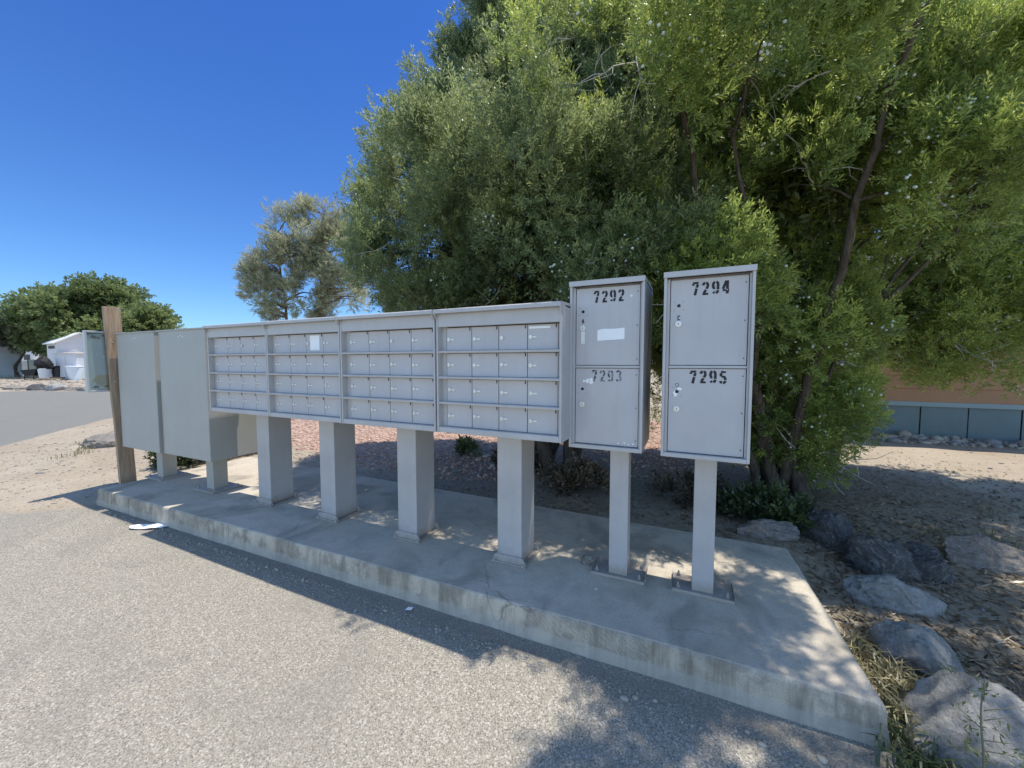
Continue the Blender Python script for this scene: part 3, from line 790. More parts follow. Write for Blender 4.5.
# ------------------------------------------------------------------ foliage engine
def spray_proto(n, L, cl, cw, spread, r):
    """a twig of n small leaf cords along +Z; returns (n*4,3)"""
    out = []
    for i in range(n):
        t = (i+.6)/n; base = np.array([r.normal(0,.004),r.normal(0,.004),t*L*.85])
        az_ = r.uniform(0,2*np.pi); sp = spread*r.uniform(.5,1.2)*(1-.45*t)
        d = np.array([np.cos(az_)*sp, np.sin(az_)*sp, 1.0]); d /= np.linalg.norm(d)
        s = np.cross(d, r.normal(0,1,3)); s /= np.linalg.norm(s)
        l = cl*r.uniform(.7,1.25); w2 = cw*r.uniform(.7,1.2)*.5
        mid = base+d*l*.55
        out += [base, mid+s*w2, base+d*l, mid-s*w2]
    return np.array(out)
def scatter(protos, Pn, A, scale, r):
    """place prototypes at Pn with +Z along A"""
    n = len(Pn); A = A/np.linalg.norm(A, axis=1, keepdims=True)
    ref = r.normal(0,1,(n,3)); X = np.cross(A, ref); X /= np.linalg.norm(X, axis=1, keepdims=True); Y = np.cross(A, X)
    k = r.integers(0, len(protos), n); Pr = np.stack(protos)[k]
    Vx = Pn[:,None,:] + scale[:,None,None]*(Pr[:,:,0:1]*X[:,None,:]+Pr[:,:,1:2]*Y[:,None,:]+Pr[:,:,2:3]*A[:,None,:])
    V = Vx.reshape(-1,3); return V, np.arange(len(V)).reshape(-1,4), Pr.shape[1]
def clumps(lobes, r, minr=.45):
    """lobes (cx,cy,cz,rx,ry,rz,n) -> clump centres, outward dirs"""
    C_, O_ = [], []
    for (x,y,z,rx,ry,rz,n) in lobes:
        d = r.normal(0,1,(n,3)); d /= np.linalg.norm(d,axis=1,keepdims=True)
        rad = minr+(1-minr)*r.uniform(0,1,n)**.6
        C_.append(np.array([x,y,z])+d*rad[:,None]*np.array([rx,ry,rz])); O_.append(d)
    return np.concatenate(C_), np.concatenate(O_)
def crown(name, C_, O_, protos, per, cr, up, mat, parent, r, scale=(.7,1.2), zmin=.1, tintbias=0.0, droop=0.0, flatten=1.0, FILL=None, vary=.08):
    n = len(C_)
    rad = r.uniform(cr[0], cr[1], n)
    d = r.normal(0,1,(n,per,3)); d /= np.linalg.norm(d,axis=2,keepdims=True)
    d = d + O_[:,None,:]*.35
    rr = r.uniform(.1,1,(n,per))**.62
    P_ = C_[:,None,:]+d*(rr*rad[:,None])[:,:,None]*np.array([1,1,1.15*flatten])
    A = d*.6+O_[:,None,:]*.5+np.array([0,0,up])+r.normal(0,.3,(n,per,3))
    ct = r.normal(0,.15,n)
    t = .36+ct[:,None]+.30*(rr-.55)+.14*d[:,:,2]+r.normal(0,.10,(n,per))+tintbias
    P_ = P_.reshape(-1,3); A = A.reshape(-1,3); t = t.ravel()
    keep = P_[:,2] > zmin
    P_, A, t = P_[keep], A[keep], t[keep]
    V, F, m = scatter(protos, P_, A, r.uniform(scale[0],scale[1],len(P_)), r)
    tv = np.repeat(t, m).reshape(len(P_), m)
    # tips of each leaf a bit lighter than the base
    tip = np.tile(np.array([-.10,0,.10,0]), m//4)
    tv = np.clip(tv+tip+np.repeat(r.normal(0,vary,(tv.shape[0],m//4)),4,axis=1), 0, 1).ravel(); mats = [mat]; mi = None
    if FILL:      # filler leaves, the crown's inner shade painted into their dark colour
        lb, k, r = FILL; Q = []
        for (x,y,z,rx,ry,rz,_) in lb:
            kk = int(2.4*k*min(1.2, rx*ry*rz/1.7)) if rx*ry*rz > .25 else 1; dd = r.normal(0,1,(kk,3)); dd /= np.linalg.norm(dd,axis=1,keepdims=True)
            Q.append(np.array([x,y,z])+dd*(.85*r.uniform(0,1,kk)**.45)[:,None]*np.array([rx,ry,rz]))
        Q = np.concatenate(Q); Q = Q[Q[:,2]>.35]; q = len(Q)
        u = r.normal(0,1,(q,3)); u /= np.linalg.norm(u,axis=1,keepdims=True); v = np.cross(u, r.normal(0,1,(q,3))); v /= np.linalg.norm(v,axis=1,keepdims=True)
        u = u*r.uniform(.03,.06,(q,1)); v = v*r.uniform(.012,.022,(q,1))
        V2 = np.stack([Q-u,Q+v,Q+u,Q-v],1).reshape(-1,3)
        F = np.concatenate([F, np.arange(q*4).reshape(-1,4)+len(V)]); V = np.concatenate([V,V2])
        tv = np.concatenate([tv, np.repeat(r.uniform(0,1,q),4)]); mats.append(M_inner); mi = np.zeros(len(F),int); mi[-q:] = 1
    return np_mesh(name, V, F, mats, parent, {'tint': tv}, False, mi)

def tree_wood(base, lobes, C_, r, nstem, r0, mat, parent, spread=.25, limb=.5, limb_r=.016, extra=(), base_spread=.15, mindist=.25, tw=None):
    s = Soup(); stems = []
    tops = [np.array([l[0],l[1],l[2]+l[5]*.5]) for l in lobes]
    for i in range(nstem):
        t = tops[i % len(tops)]+r.normal(0,spread,3)
        b = np.array(base)+np.array([r.normal(0,base_spread),r.normal(0,base_spread),-.05])
        a1 = b*.78+t*.22+np.array([r.normal(0,.1),r.normal(0,.1),.12]); a2 = b*.42+t*.58+r.normal(0,.12,3)
        pth = smooth_path([b,a1,a2,t], 7, .012)
        rb = r0*r.uniform(.65,1.1)
        rads = [rb*(1.25 if k==0 else 1)*(1-.85*k/(len(pth)-1)) for k in range(len(pth))]
        s.add(*tube(pth, rads, 9)); stems.append((pth, rads))
    allp = np.array([list(p) for pth,_ in stems for p in pth[3:]])
    for c_ in C_:
        if r.uniform() > limb: continue
        low = allp[(allp[:,2] < c_[2]-.1)]
        if len(low)==0: continue
        k = np.argmin(np.linalg.norm((low-c_)*np.array([1,1,.7]),axis=1)); q = low[k]
        L = np.linalg.norm(c_-q)
        if L < mindist: continue
        mid = (q+c_)/2+np.array([0,0,.08*L])+r.normal(0,.06*L,3)
        pth = smooth_path([q,mid,c_], 5, .012*L)
        rb = limb_r*(.5+L*.5)
        s.add(*tube(pth, [rb*(1-.75*k/(len(pth)-1)) for k in range(len(pth))], 5))
    for pts, ra, rbb in extra:
        pth = smooth_path(pts, 6, .01); s.add(*tube(pth, [ra+(rbb-ra)*k/(len(pth)-1) for k in range(len(pth))], 8))
    nf = sum(len(f) for f in s.F)
    if tw: twigs(s, C_, tw[0], r, tw[1], tw[2])
    mi = np.zeros(sum(len(f) for f in s.F), int); mi[nf:] = 1
    return np_mesh('trunk', np.concatenate(s.V), np.concatenate(s.F), mat, parent, None, True, mi)
def twigs(s_, C_, O_, r, n, L, rad=.006):
    s = s_
    for i in r.integers(0, len(C_), n):
        p = C_[i]-O_[i]*.1+r.normal(0,.12,3); d = O_[i]*.8+r.normal(0,.6,3); d[2] -= .1
        d /= np.linalg.norm(d); l = L*r.uniform(.5,1.2); pts = [p]; 
        for k in range(5):
            d = d+r.normal(0,.28,3); d /= np.linalg.norm(d); pts.append(pts[-1]+d*l/5)
        s.add(*tube(pts, [rad*(1-.14*k) for k in range(6)], 4))
        for k in (2,3):
            e = d+r.normal(0,.8,3); e /= np.linalg.norm(e); q = pts[k]
            s.add(*tube([q, q+e*l*.2+r.normal(0,.01,3), q+e*l*.4+r.normal(0,.03,3)], [rad*.6,rad*.45,rad*.2], 4))
def berries(C_, O_, r, n, mat, parent, cr=.42):
    b = bmesh.new(); bmesh.ops.create_icosphere(b, subdivisions=1, radius=1)
    bv = np.array([list(v.co) for v in b.verts]); bf = np.array([[v.index for v in f.verts] for f in b.faces]); b.free()
    i = r.integers(0, len(C_), n//9); V = []; F = []; c0 = 0
    for k in i:
        d = O_[k]*.8+np.array([-.1,-.5,0])+r.normal(0,.4,3); d /= np.linalg.norm(d)
        ctr = C_[k]+d*cr*r.uniform(.8,1.05)
        for _ in range(9):
            p = ctr+r.normal(0,.055,3); V.append(p+bv*r.uniform(.008,.0125)); F.append(bf+c0); c0 += len(bv)
    o = np_mesh('berries', np.concatenate(V), np.concatenate(F), mat, parent, None, True); o['kind'] = 'stuff'; return o

r1 = np.random.default_rng(3)
def fan_proto(r, L=.135, nb=8, cl=.036, cw=.0115):
    """a scale-leaved branchlet: an axis with alternate side shoots, each beset with short cords"""
    out = []
    def cord(base, d, l, wd):
        s_ = np.cross(d, r.normal(0,1,3)); s_ /= np.linalg.norm(s_); mid = base+d*l*.5
        out.extend([base, mid+s_*wd*.5, base+d*l, mid-s_*wd*.5])
    az0 = r.uniform(0,6.28)
    for i in range(nb):
        t = .12+.8*i/nb; base = np.array([0,0,t*L]); az_ = az0+i*2.4+r.normal(0,.4)
        el_ = r.uniform(.55,1.0); d = np.array([np.cos(az_)*np.sin(el_), np.sin(az_)*np.sin(el_), np.cos(el_)]); l = L*(.42-.25*t)*r.uniform(.7,1.3)
        for k in range(3):
            p = base+d*l*(k/2.6); e = d+r.normal(0,.28,3); e /= np.linalg.norm(e)
            cord(p, e, cl*r.uniform(.75,1.3), cw*r.uniform(.7,1.25))
    for k in range(3):
        d = np.array([r.normal(0,.2),r.normal(0,.2),1]); cord(np.array([0,0,L*(.7+.12*k)]), d/np.linalg.norm(d), cl*1.2, cw)
    return np.array(out)
JUN = [fan_proto(r1) for _ in range(12)]
M_inner = leafmat('juniper_inner_foliage', (.04,.05,.022), (.065,.08,.035), (.10,.12,.055), .3, .0)  # darker filler copy of the leaf colours, inside shade painted in
def juniper(base, lobes, lab, seed, mat, nstem, r0, bare=90, nb=1500, tufts=8, per=48, extra=(), tint=0, limb=.55, fill=620):
    r = np.random.default_rng(seed)
    root = empty('juniper_tree', base)
    off = np.array(base)
    lb = [(l[0]-off[0],l[1]-off[1],l[2]-off[2],*l[3:]) for l in lobes]
    C_, O_ = clumps(lb, r, .6)
    n = len(C_)
    # tufts sit on the outer and upper side of each bough
    d = r.normal(0,1,(n,tufts,3))+O_[:,None,:]*.6+np.array([0,0,.35]); d /= np.linalg.norm(d,axis=2,keepdims=True)
    rad = r.uniform(.20,.42,n)
    T = C_[:,None,:]+d*(rad[:,None]*r.uniform(.55,1.1,(n,tufts)))[:,:,None]*np.array([1,1,.9])
    tp, to = T.reshape(-1,3), (d*.7+O_[:,None,:]*.5).reshape(-1,3)
    keep = tp[:,2] > .25; tp, to = tp[keep], to[keep]
    to /= np.linalg.norm(to,axis=1,keepdims=True)
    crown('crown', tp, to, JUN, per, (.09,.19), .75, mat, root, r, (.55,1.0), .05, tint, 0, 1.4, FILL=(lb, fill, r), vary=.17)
    ex = [([Vector(p)-Vector(base) for p in pts],a_,b_) for pts,a_,b_ in extra]
    tree_wood((0,0,0), lb, C_, r, nstem, r0, [M_bark, M_twig], root, limb=limb, extra=ex, tw=(O_, bare, .55))
    if nb: berries(tp, to, r, nb, M_berry, root, .13)
    tag(root, lab, 'tree', 'junipers behind the mailboxes')
    return root
G1 = gz(-1.5,4.4)
juniper((-1.5,4.4,G1), [(-2.65,4.4,2.75,1.3,1.3,1.15,48),(-2.3,4.9,4.3,1.3,1.25,1.3,44),(-1.9,5.4,5.8,1.25,1.1,1.1,34),(-1.4,5.6,7.0,.9,.8,.8,10),
    (-1.25,4.15,2.5,1.25,1.1,1.0,42),(-1.1,4.7,4.0,1.2,1.1,1.1,38),(-2.0,3.1,3.2,.6,.35,.25,5),(-1.15,3.05,2.95,.55,.35,.22,5),(-.6,5.6,5.6,1.2,1.0,1.1,24)],
    'tall dense blue-green juniper on the left, behind the mailbox clusters', 21, M_jun, 6, .10, 300, 3600, limb=.5, tint=.02)
G2 = gz(.8,4.7)
juniper((.82,4.7,G2), [(.35,4.35,2.5,1.2,1.1,1.0,42),(.6,5.0,3.9,1.3,1.2,1.2,46),(.7,5.6,5.4,1.15,1.0,1.3,32),(.8,5.8,7.0,.8,.8,.9,9),(1.55,2.7,4.75,1.15,.85,.35,10),(.35,2.95,3.3,.5,.35,.2,4),(-.35,3.1,3.7,.6,.35,.25,5),
    (1.15,4.85,1.35,.40,.40,1.0,22),(.8,4.85,1.7,.6,.4,1.1,24),(1.45,4.55,3.1,.95,1.0,1.0,28),(-.3,5.5,1.6,1.0,.4,.75,26)],
    'tall yellow-green multi-stemmed juniper in the middle, behind the parcel lockers', 22, M_jun2, 9, .07, 480, 5000, tint=.09)
G3 = gz(1.5,5.5)
juniper((1.5,5.5,G3), [(2.0,5.6,3.9,1.0,.9,1.3,20),(2.3,6.1,5.3,1.0,.8,1.0,9),(2.6,5.85,3.1,.9,.6,.8,17),(2.45,5.75,2.25,.85,.4,.5,15),(2.9,5.9,2.0,.7,.35,.4,9),(3.0,6.2,4.4,.8,.6,.7,7),(2.3,5.6,1.75,.6,.3,.28,8),(2.9,5.75,1.65,.6,.28,.28,8)],
    'spreading juniper on the right with drooping boughs in front of the tan house', 23, M_jun2, 2, .032, 330, 1500, tint=.07, fill=25, tufts=6, per=42,
    extra=[([(1.5,5.5,.3),(1.62,5.5,1.1),(1.75,5.55,1.75),(2.2,5.6,2.55),(2.6,5.5,3.4),(2.9,5.4,4.2)],.075,.025),
           ([(2.6,5.5,3.4),(3.2,5.3,3.9),(3.8,5.1,4.5)],.03,.012)])

# ---- distant trees
r2 = np.random.default_rng(5)
PINE = [spray_proto(12, .34, .24, .035, 1.1, r2) for _ in range(6)]
MULB = [spray_proto(9, .55, .30, .17, 1.6, r2) for _ in range(6)]
OLIV = [spray_proto(12, .5, .22, .09, 1.0, r2) for _ in range(5)]
def far_tree(name, base, lobes, lab, seed, mat, bmat, protos, per, cr, up, nstem, r0, group=None, limb=.6, limb_r=.05, scale=(.7,1.2), minr=.45, bs=.1, flatten=1.0, tint=0.0):
    r = np.random.default_rng(seed); root = empty(name, base); C_, O_ = clumps(lobes, r, minr)
    crown('crown', C_, O_, protos, per, cr, up, mat, root, r, scale, .2, tint, 0, flatten)
    tree_wood((0,0,0), lobes, C_, r, nstem, r0, bmat, root, limb=limb, limb_r=limb_r, base_spread=bs, mindist=.5)
    tag(root, lab, 'tree', group); return root
def lobes_site(L):
    """lobes given in site axes relative to base"""
    return [(lat*CY-dep*SY, lat*SY+dep*CY, z, rx, ry, rz, n) for lat,dep,z,rx,ry,rz,n in L]
far_tree('pine_tree', tuple(site(-12.4,22)), lobes_site([(-1.0,0,6.9,1.3,1.3,1.6,22),(.2,0,8.4,1.3,1.3,1.3,18),(-1.0,-.3,5.0,1.3,1.3,.8,13),(-2.1,.2,6.2,.6,.7,1.0,6),(.5,0,5.2,1.0,1.0,1.0,8)]),
    'slim pine on the left of the pair, seen above the mailbox clusters', 31, M_pine, M_pbark, PINE, 46, (.32,.6), .5, 1, .18, 'pines beyond the mailboxes', bs=.02)
far_tree('pine_tree', tuple(site(-11.0,22.6)), lobes_site([(.0,0,9.3,1.2,1.4,1.4,19),(.7,0,7.5,1.3,1.4,1.5,22),(1.0,0,5.6,1.2,1.3,1.1,14),(-.5,0,7.2,1.0,1.2,1.2,10),(.3,.2,4.4,1.0,1.0,.5,6)]),
    'taller pine on the right of the pair, close to the juniper', 32, M_pine, M_pbark, PINE, 46, (.32,.6), .5, 1, .22, 'pines beyond the mailboxes', bs=.02)
far_tree('mulberry_tree', tuple(site(-39.3,36.5)), lobes_site([(0,0,5.6,4.6,4.0,2.1,66),(-3.6,0,5.2,3.0,3.0,1.4,34),(4.0,0,4.3,3.0,3.0,1.4,36),(0,-.5,3.6,4.2,3.4,1.2,40),(1.2,0,7.0,2.4,2.4,1.1,22)]),
    'broad round-headed green tree standing behind the white shed', 33, M_mulb, M_pbark, MULB, 70, (.7,1.2), .25, 3, .3, None, limb_r=.06, tint=.1)
far_tree('olive_tree', tuple(site(-45.0,35)), lobes_site([(-.8,0,4.1,2.2,1.9,.9,26),(1.0,0,3.8,1.6,1.5,.7,16),(-2.8,0,3.6,1.6,1.4,.8,16)]),
    'low grey-green tree with a bent dark trunk at the far left', 34, M_olive, M_bark, OLIV, 60, (.5,.9), .3, 2, .2, None, limb_r=.04)
for i,(lat,dep,h,wd,lab) in enumerate(((-70,52,4.6,7.5,'dull green tree in the distance beyond the low grey-green tree'),(-66,55,3.4,6,'pale bushy tree in the distance left of the white shed'))):
    far_tree('distant_tree', tuple(site(lat,dep)), lobes_site([(0,0,h*.6,wd*.5,wd*.4,h*.38,34),(wd*.25,0,h*.5,wd*.35,wd*.3,h*.3,16)]), lab, 40+i, M_olive if i==1 else M_mulb, M_bark, MULB, 45, (.8,1.3), .25, 2, .2, 'distant trees across the road')

# ------------------------------------------------------------------ shrubs and weeds
BL = [spray_proto(10, .16, .10, .010, .9, r2) for _ in range(6)]
SHR = [spray_proto(9, .12, .045, .02, 1.1, r2) for _ in range(6)]
M_dry = leafmat('dry_leaves', (.05,.038,.025), (.15,.115,.075), (.28,.225,.15), .2)
def shrub(name, x, y, w_, h_, n, lab, mat, protos, seed, scale=(.7,1.2), up=.8, cat='shrub', stems=True, tint=0.0):
    r = np.random.default_rng(seed); root = empty(name, (x,y,gz(x,y)))
    C_, O_ = clumps([(0,0,h_*.5,w_,w_*.8,h_*.5,n)], r, .2)
    crown('foliage', C_, O_, protos, 26, (.05,.11), up, mat, root, r, scale, .005, tint)
    s = Soup()
    for c_ in C_[:max(4,n//2)]:
        s.add(*tube(smooth_path([(0,0,-.02),c_*.5+r.normal(0,.02,3),c_],3,.004), [.006*(1-.1*k) for k in range(7)], 4))
    s.build('stems', M_bark, root)
    tag(root, lab, cat); return root
shrub('shrub', .62,3.72,.28,.13,24,'low dark green shrub behind the flat pale stone, under the middle juniper', M_weedg, SHR, 51, tint=-.3)
shrub('shrub', .05,3.95,.26,.12,14,'low dry brown shrub in deep shade behind locker 7294', M_dry, SHR, 57, tint=-.2)
shrub('shrub', -1.0,3.72,.24,.16,18,'low dry brown shrub behind the post of the rightmost mailbox cluster', M_dry, SHR, 52)
shrub('shrub', -1.85,4.15,.18,.26,14,'dark twiggy shrub at the foot of the left juniper', M_dry, SHR, 58, tint=-.2)
shrub('sprout', -2.8,4.55,.07,.09,7,'small bright green sprout in the red gravel behind the third cluster', M_weedg, SHR, 53, tint=.2, cat='weed')
shrub('dark_bush', -6.15,2.75,.28,.36,28,'dark spindly bush behind the wooden post and the first blank locker', M_weedg, SHR, 54, tint=-.15)
shrub('dry_bush', -6.1,3.35,.4,.26,26,'dry straw-coloured weeds behind the second blank locker', M_weed, BL, 55, cat='weed')
# grass tufts at the right corner of the pad
def tuft_field(name, pts, per, hgt, mat, seed, kind, lab=None, cat=None, spread=.07):
    r = np.random.default_rng(seed); V = []; T = []
    for (x,y) in pts:
        z = gz(x,y)
        for _ in range(per):
            bx, by = x+r.normal(0,spread), y+r.normal(0,spread); a = r.uniform(0,2*np.pi); l = hgt*r.uniform(.5,1.3); ln = l*r.uniform(.3,1.1); wd = r.uniform(.0025,.0055)
            d = np.array([np.cos(a),np.sin(a),0]); s = np.array([-np.sin(a),np.cos(a),0])*wd; p0 = np.array([bx,by,z-.005]); p1 = p0+d*ln*.35+np.array([0,0,l*.65]); p2 = p0+d*ln+np.array([0,0,l*r.uniform(.45,.95)])
            V += [p0-s,p0+s,p1+s*.8,p1-s*.8, p1-s*.8,p1+s*.8,p2+s*.15,p2-s*.15]; t = np.clip(r.normal(.5,.25),0,1); T += [t]*8
    V = np.array(V); o = np_mesh(name, V, np.arange(len(V)).reshape(-1,4), mat, None, {'tint':T}); tag(o, lab, cat, None, kind); return o
r3 = np.random.default_rng(9)
pts = [(.80+r3.normal(0,.06)+.02*k*.2, 2.3-.05*k+r3.normal(0,.05)) for k in range(16)]
tuft_field('dry_grass', pts, 34, .11, M_weed, 61, 'stuff', 'dry grass growing along the right edge of the pad', 'grass', .05)
pts = [(.80+r3.normal(0,.06), 1.72+r3.normal(0,.10)) for k in range(14)]+[(.93+r3.normal(0,.05),1.56+r3.normal(0,.05)) for k in range(4)]
tuft_field('green_grass', pts, 18, .11, M_weedg, 62, 'stuff', 'green weeds and grass beside the nearest boulder', 'grass', .04)
pts = [(1.5+r3.uniform(-.6,1.6), 3.6+r3.normal(0,.5)) for k in range(10)]+[(-6.4+r3.normal(0,.5),3.0+r3.normal(0,.6)) for k in range(12)]+[(-9.2+r3.normal(0,.7),3.2+r3.normal(0,.4)) for k in range(8)]
tuft_field('sparse_grass', pts, 22, .09, M_weed, 63, 'stuff', 'sparse dry tufts on the dirt', 'grass', .07)
# tall weed stalk in front of the large boulder
ws = empty('weed_stalk', (.84,1.60,gz(.84,1.60)))
s = Soup(); s.add(*tube(smooth_path([(0,0,0),(.01,.02,.16),(.0,.03,.32),(.005,.035,.43)],5), [.0042*(1-.04*k) for k in range(16)], 5))
rr = np.random.default_rng(4)
for k in range(11):
    z = .1+.33*k/11; a = rr.uniform(0,6.28); l = rr.uniform(.03,.08); p = np.array([.005,.03*z/.35,z])
    s.add(*tube([p, p+np.array([np.cos(a)*l*.5,np.sin(a)*l*.5,l*.35]), p+np.array([np.cos(a)*l,np.sin(a)*l,l*.7])], [.0018,.0014,.0007], 3))
s.build('stem', plain('weed_stem', (.20,.18,.11), .8), ws)
C_ = np.array([[.005+rr.normal(0,.03),.03+rr.normal(0,.03),rr.uniform(.12,.44)] for _ in range(16)])
crown('leaves', C_, rr.normal(0,1,(16,3)), [spray_proto(3,.02,.020,.006,1.2,rr) for _ in range(4)], 3, (.01,.03), .3, M_weedg, ws, rr, (.7,1.2), 0, .25)
tag(ws, 'tall thin weed stalk with small leaves in front of the largest boulder', 'weed')

# ------------------------------------------------------------------ litter, pebbles (uncountable)
def bits(name, n, gen, size, mat, seed, kind='stuff', tint=(.5,.25), flat=True):
    r = np.random.default_rng(seed); XY = gen(r, n); n = len(XY); Z, sdv = heights(XY)
    ok = ~((XY[:,0]>-5.31)&(XY[:,0]<.70)&(XY[:,1]>1.65)&(XY[:,1]<3.13)) & (sdv > .06); XY, Z = XY[ok], Z[ok]; n = len(XY)
    l = r.uniform(.5,1.4,n)*size[0]; wd = r.uniform(.5,1.4,n)*size[1]; a = r.uniform(0,2*np.pi,n)
    d = np.stack([np.cos(a),np.sin(a),r.normal(0,.25,n)],1)*l[:,None]*.5; s = np.stack([-np.sin(a),np.cos(a),r.normal(0,.3,n)],1)*wd[:,None]*.5
    c = np.column_stack([XY, Z+.004+np.abs(r.normal(0,.006,n))])
    V = np.stack([c-d,c+s,c+d,c-s],1).reshape(-1,3)
    t = np.clip(np.repeat(r.normal(tint[0],tint[1],n),4),0,1)
    o = np_mesh(name, V, np.arange(len(V)).reshape(-1,4), mat, None, {'tint':t}); return tag(o, kind=kind)
def disc(cs):
    def g(r, n):
        out = []
        for cx_,cy_,rad,wt in cs:
            k = int(n*wt); out.append(np.stack([cx_+r.normal(0,rad*.5,k), cy_+r.normal(0,rad*.5,k)],1))
        return np.concatenate(out)
    return g
tag(bits('leaf_litter', 16000, disc([(-1.5,4.2,2.0,.26),(.7,4.3,1.7,.26),(1.5,3.2,1.3,.18),(2.4,5.0,1.8,.16),(1.1,2.2,.7,.14)]), (.05,.012), M_lit, 71, tint=(.42,.25)), 'brown needle litter on the ground under the junipers', 'leaf litter')
tag(bits('dry_twigs', 900, disc([(-1.2,4.0,1.8,.3),(.9,3.9,1.4,.4),(1.4,2.6,1.0,.3)]), (.17,.007), M_lit, 72, tint=(.6,.25)), 'scattered dry twigs on the ground under the junipers', 'twigs')
def pebbles(name, n, gen, size, mats, seed, lab, cat, avoid_road=True):
    r = np.random.default_rng(seed); XY = gen(r, n); Z, sdv = heights(XY)
    ok = ~((XY[:,0]>-5.32)&(XY[:,0]<.72)&(XY[:,1]>1.65)&(XY[:,1]<3.15))
    if avoid_road: ok &= sdv > .05
    XY, Z = XY[ok], Z[ok]; n = len(XY)
    b = bmesh.new(); bmesh.ops.create_icosphere(b, subdivisions=1, radius=1)
    bv = np.array([list(v.co) for v in b.verts]); bf = np.array([[v.index for v in f.verts] for f in b.faces]); b.free()
    sc = size*np.exp(r.normal(0,.45,n)); st = np.stack([r.uniform(.7,1.3,n),r.uniform(.7,1.3,n),r.uniform(.4,.8,n)],1)*sc[:,None]
    V = np.column_stack([XY,Z+sc*.15])[:,None,:]+bv[None]*st[:,None,:]*(1+r.normal(0,.12,(n,len(bv),1)))
    F = (bf[None]+(np.arange(n)*len(bv))[:,None,None]).reshape(-1,3)
    o = np_mesh(name, V.reshape(-1,3), F, mats, None, None, False, np.repeat(r.integers(0,len(mats),n), len(bf)))
    return tag(o, lab, cat, None, 'stuff')
M_peb = [plain('pebble_tan',(.40,.34,.27),.9), plain('pebble_pale',(.42,.37,.30),.9), plain('pebble_grey',(.26,.25,.24),.9)]
M_redp = [plain('red_stone',(.52,.34,.25),.9), plain('pink_stone',(.62,.46,.365),.9), plain('brown_stone',(.42,.27,.2),.9)]
def boxes(bs):
    def g(r, n):
        return np.concatenate([np.stack([r.uniform(a,b_,int(n*wt)), r.uniform(c,d_,int(n*wt))],1) for a,b_,c,d_,wt in bs])
    return g
pebbles('pebbles', 7500, boxes([(-9.5,-5.2,1.2,5,.42),(-5.2,-3,3.1,4,.1),(.7,5,1.6,8.5,.12),(-12,-8,1,5,.14)]), .0075, M_peb, 81, 'small tan pebbles strewn over the bare dirt', 'pebbles')
pebbles('red_pebbles', 9000, lambda r,n: (lambda q: q[poly_sd(q,RED)<.15])(np.stack([r.uniform(-9,.2,n*2),r.uniform(3.5,8.5,n*2)],1)), .013, M_redp, 82, 'reddish gravel behind the mailbox clusters', 'gravel')
pebbles('kerb_grit', 1500, lambda r,n: np.stack([r.uniform(-5.2,.7,n), 1.655+.018*r.uniform(-5.2,.7,n)*0-np.abs(r.normal(0,.05,n))],1), .0042, M_peb, 83, 'loose grit along the foot of the kerb', 'grit', False)
pebbles('wall_rubble', 1600, boxes([(1.6,13,8.2,9.0,1)]), .035, M_peb+[M_rockt], 84, 'loose stones along the foot of the tan house', 'rubble')
pebbles('verge_gravel', 1500, lambda r,n: np.array([list(site(r.uniform(-40,-17), r.uniform(18.6,34)))[:2] for _ in range(n)]), .06, M_peb, 85, 'pale gravel beyond the far road verge', 'gravel')

# ------------------------------------------------------------------ tan mobile home on the right
M_side = paint('tan_siding', (.38,.215,.12), .75, .08, 2, .12, .2)
M_skirt = paint('skirt_panel', (.15,.205,.215), .6, .08, 2, .15, .3)
M_trim = paint('pale_trim', (.27,.345,.36), .6, .05, 2, .1, .3)
M_roofw = plain('roof_sheet', (.62,.60,.56), .6)
hx0, hx1, hy = 1.75, 16.0, 9.12
hr = empty('mobile_home', (hx0,hy,.05))
m = MB()
z = .66
while z < 3.0:
    m.prism([(0.0,z),(-.022,z+.002),(-.006,z+.232),(0.0,z+.233)], .0, hx1-hx0); z += .235
m.box(.004,hx1-hx0-.004,.001,4.2,.62,3.02); m.build('wall', M_side, hr)
m = MB(); m.box(-.01,hx1-hx0,-.045,-.023,.585,.665,.004); m.build('trim', M_trim, hr)
x = 0.0; kk = 0
m = MB(); m.box(.03,hx1-hx0-.03,.02,.05,-.05,.60); m.build('skirt_backing', M_seam, hr)
while x < hx1-hx0-.3:
    wd = (.62,.36,.34,.62,.60,.62)[kk % 6]; p = MB(); p.box(x+.008,min(x+wd,hx1-hx0)-.008,-.018+(kk%2)*.006,.0+(kk%2)*.006,-.06,.584,.003); p.build('skirt_panel', M_skirt, hr); x += wd; kk += 1
m = MB(); m.prism([(-.75,2.90),(-.75,2.98),(2.1,3.75),(4.55,3.06),(4.55,2.98),(4.2,3.0),(0,3.0)], -.25, hx1-hx0+.25); m.build('roof', M_roofw, hr)
tag(hr, 'tan lap-sided mobile home with pale blue skirting behind the junipers on the right', 'mobile home')

# ------------------------------------------------------------------ yard across the road on the left
M_wht = paint('white_wall', (.66,.65,.66), .6, .05, 1, .1)
M_roofp = plain('pale_roof', (.75,.74,.72), .5)
M_blk = plain('black_cloth', (.012,.012,.013), .7)
M_drk = plain('dark_metal', (.03,.032,.035), .5)
M_grn = plain('grey_green_panel', (.30,.34,.29), .7)
def face_cam(name, lat, dep, rz=R(24.8)):
    p = site(lat,dep); return empty(name, (p.x,p.y,gz(p.x,p.y)), rz)
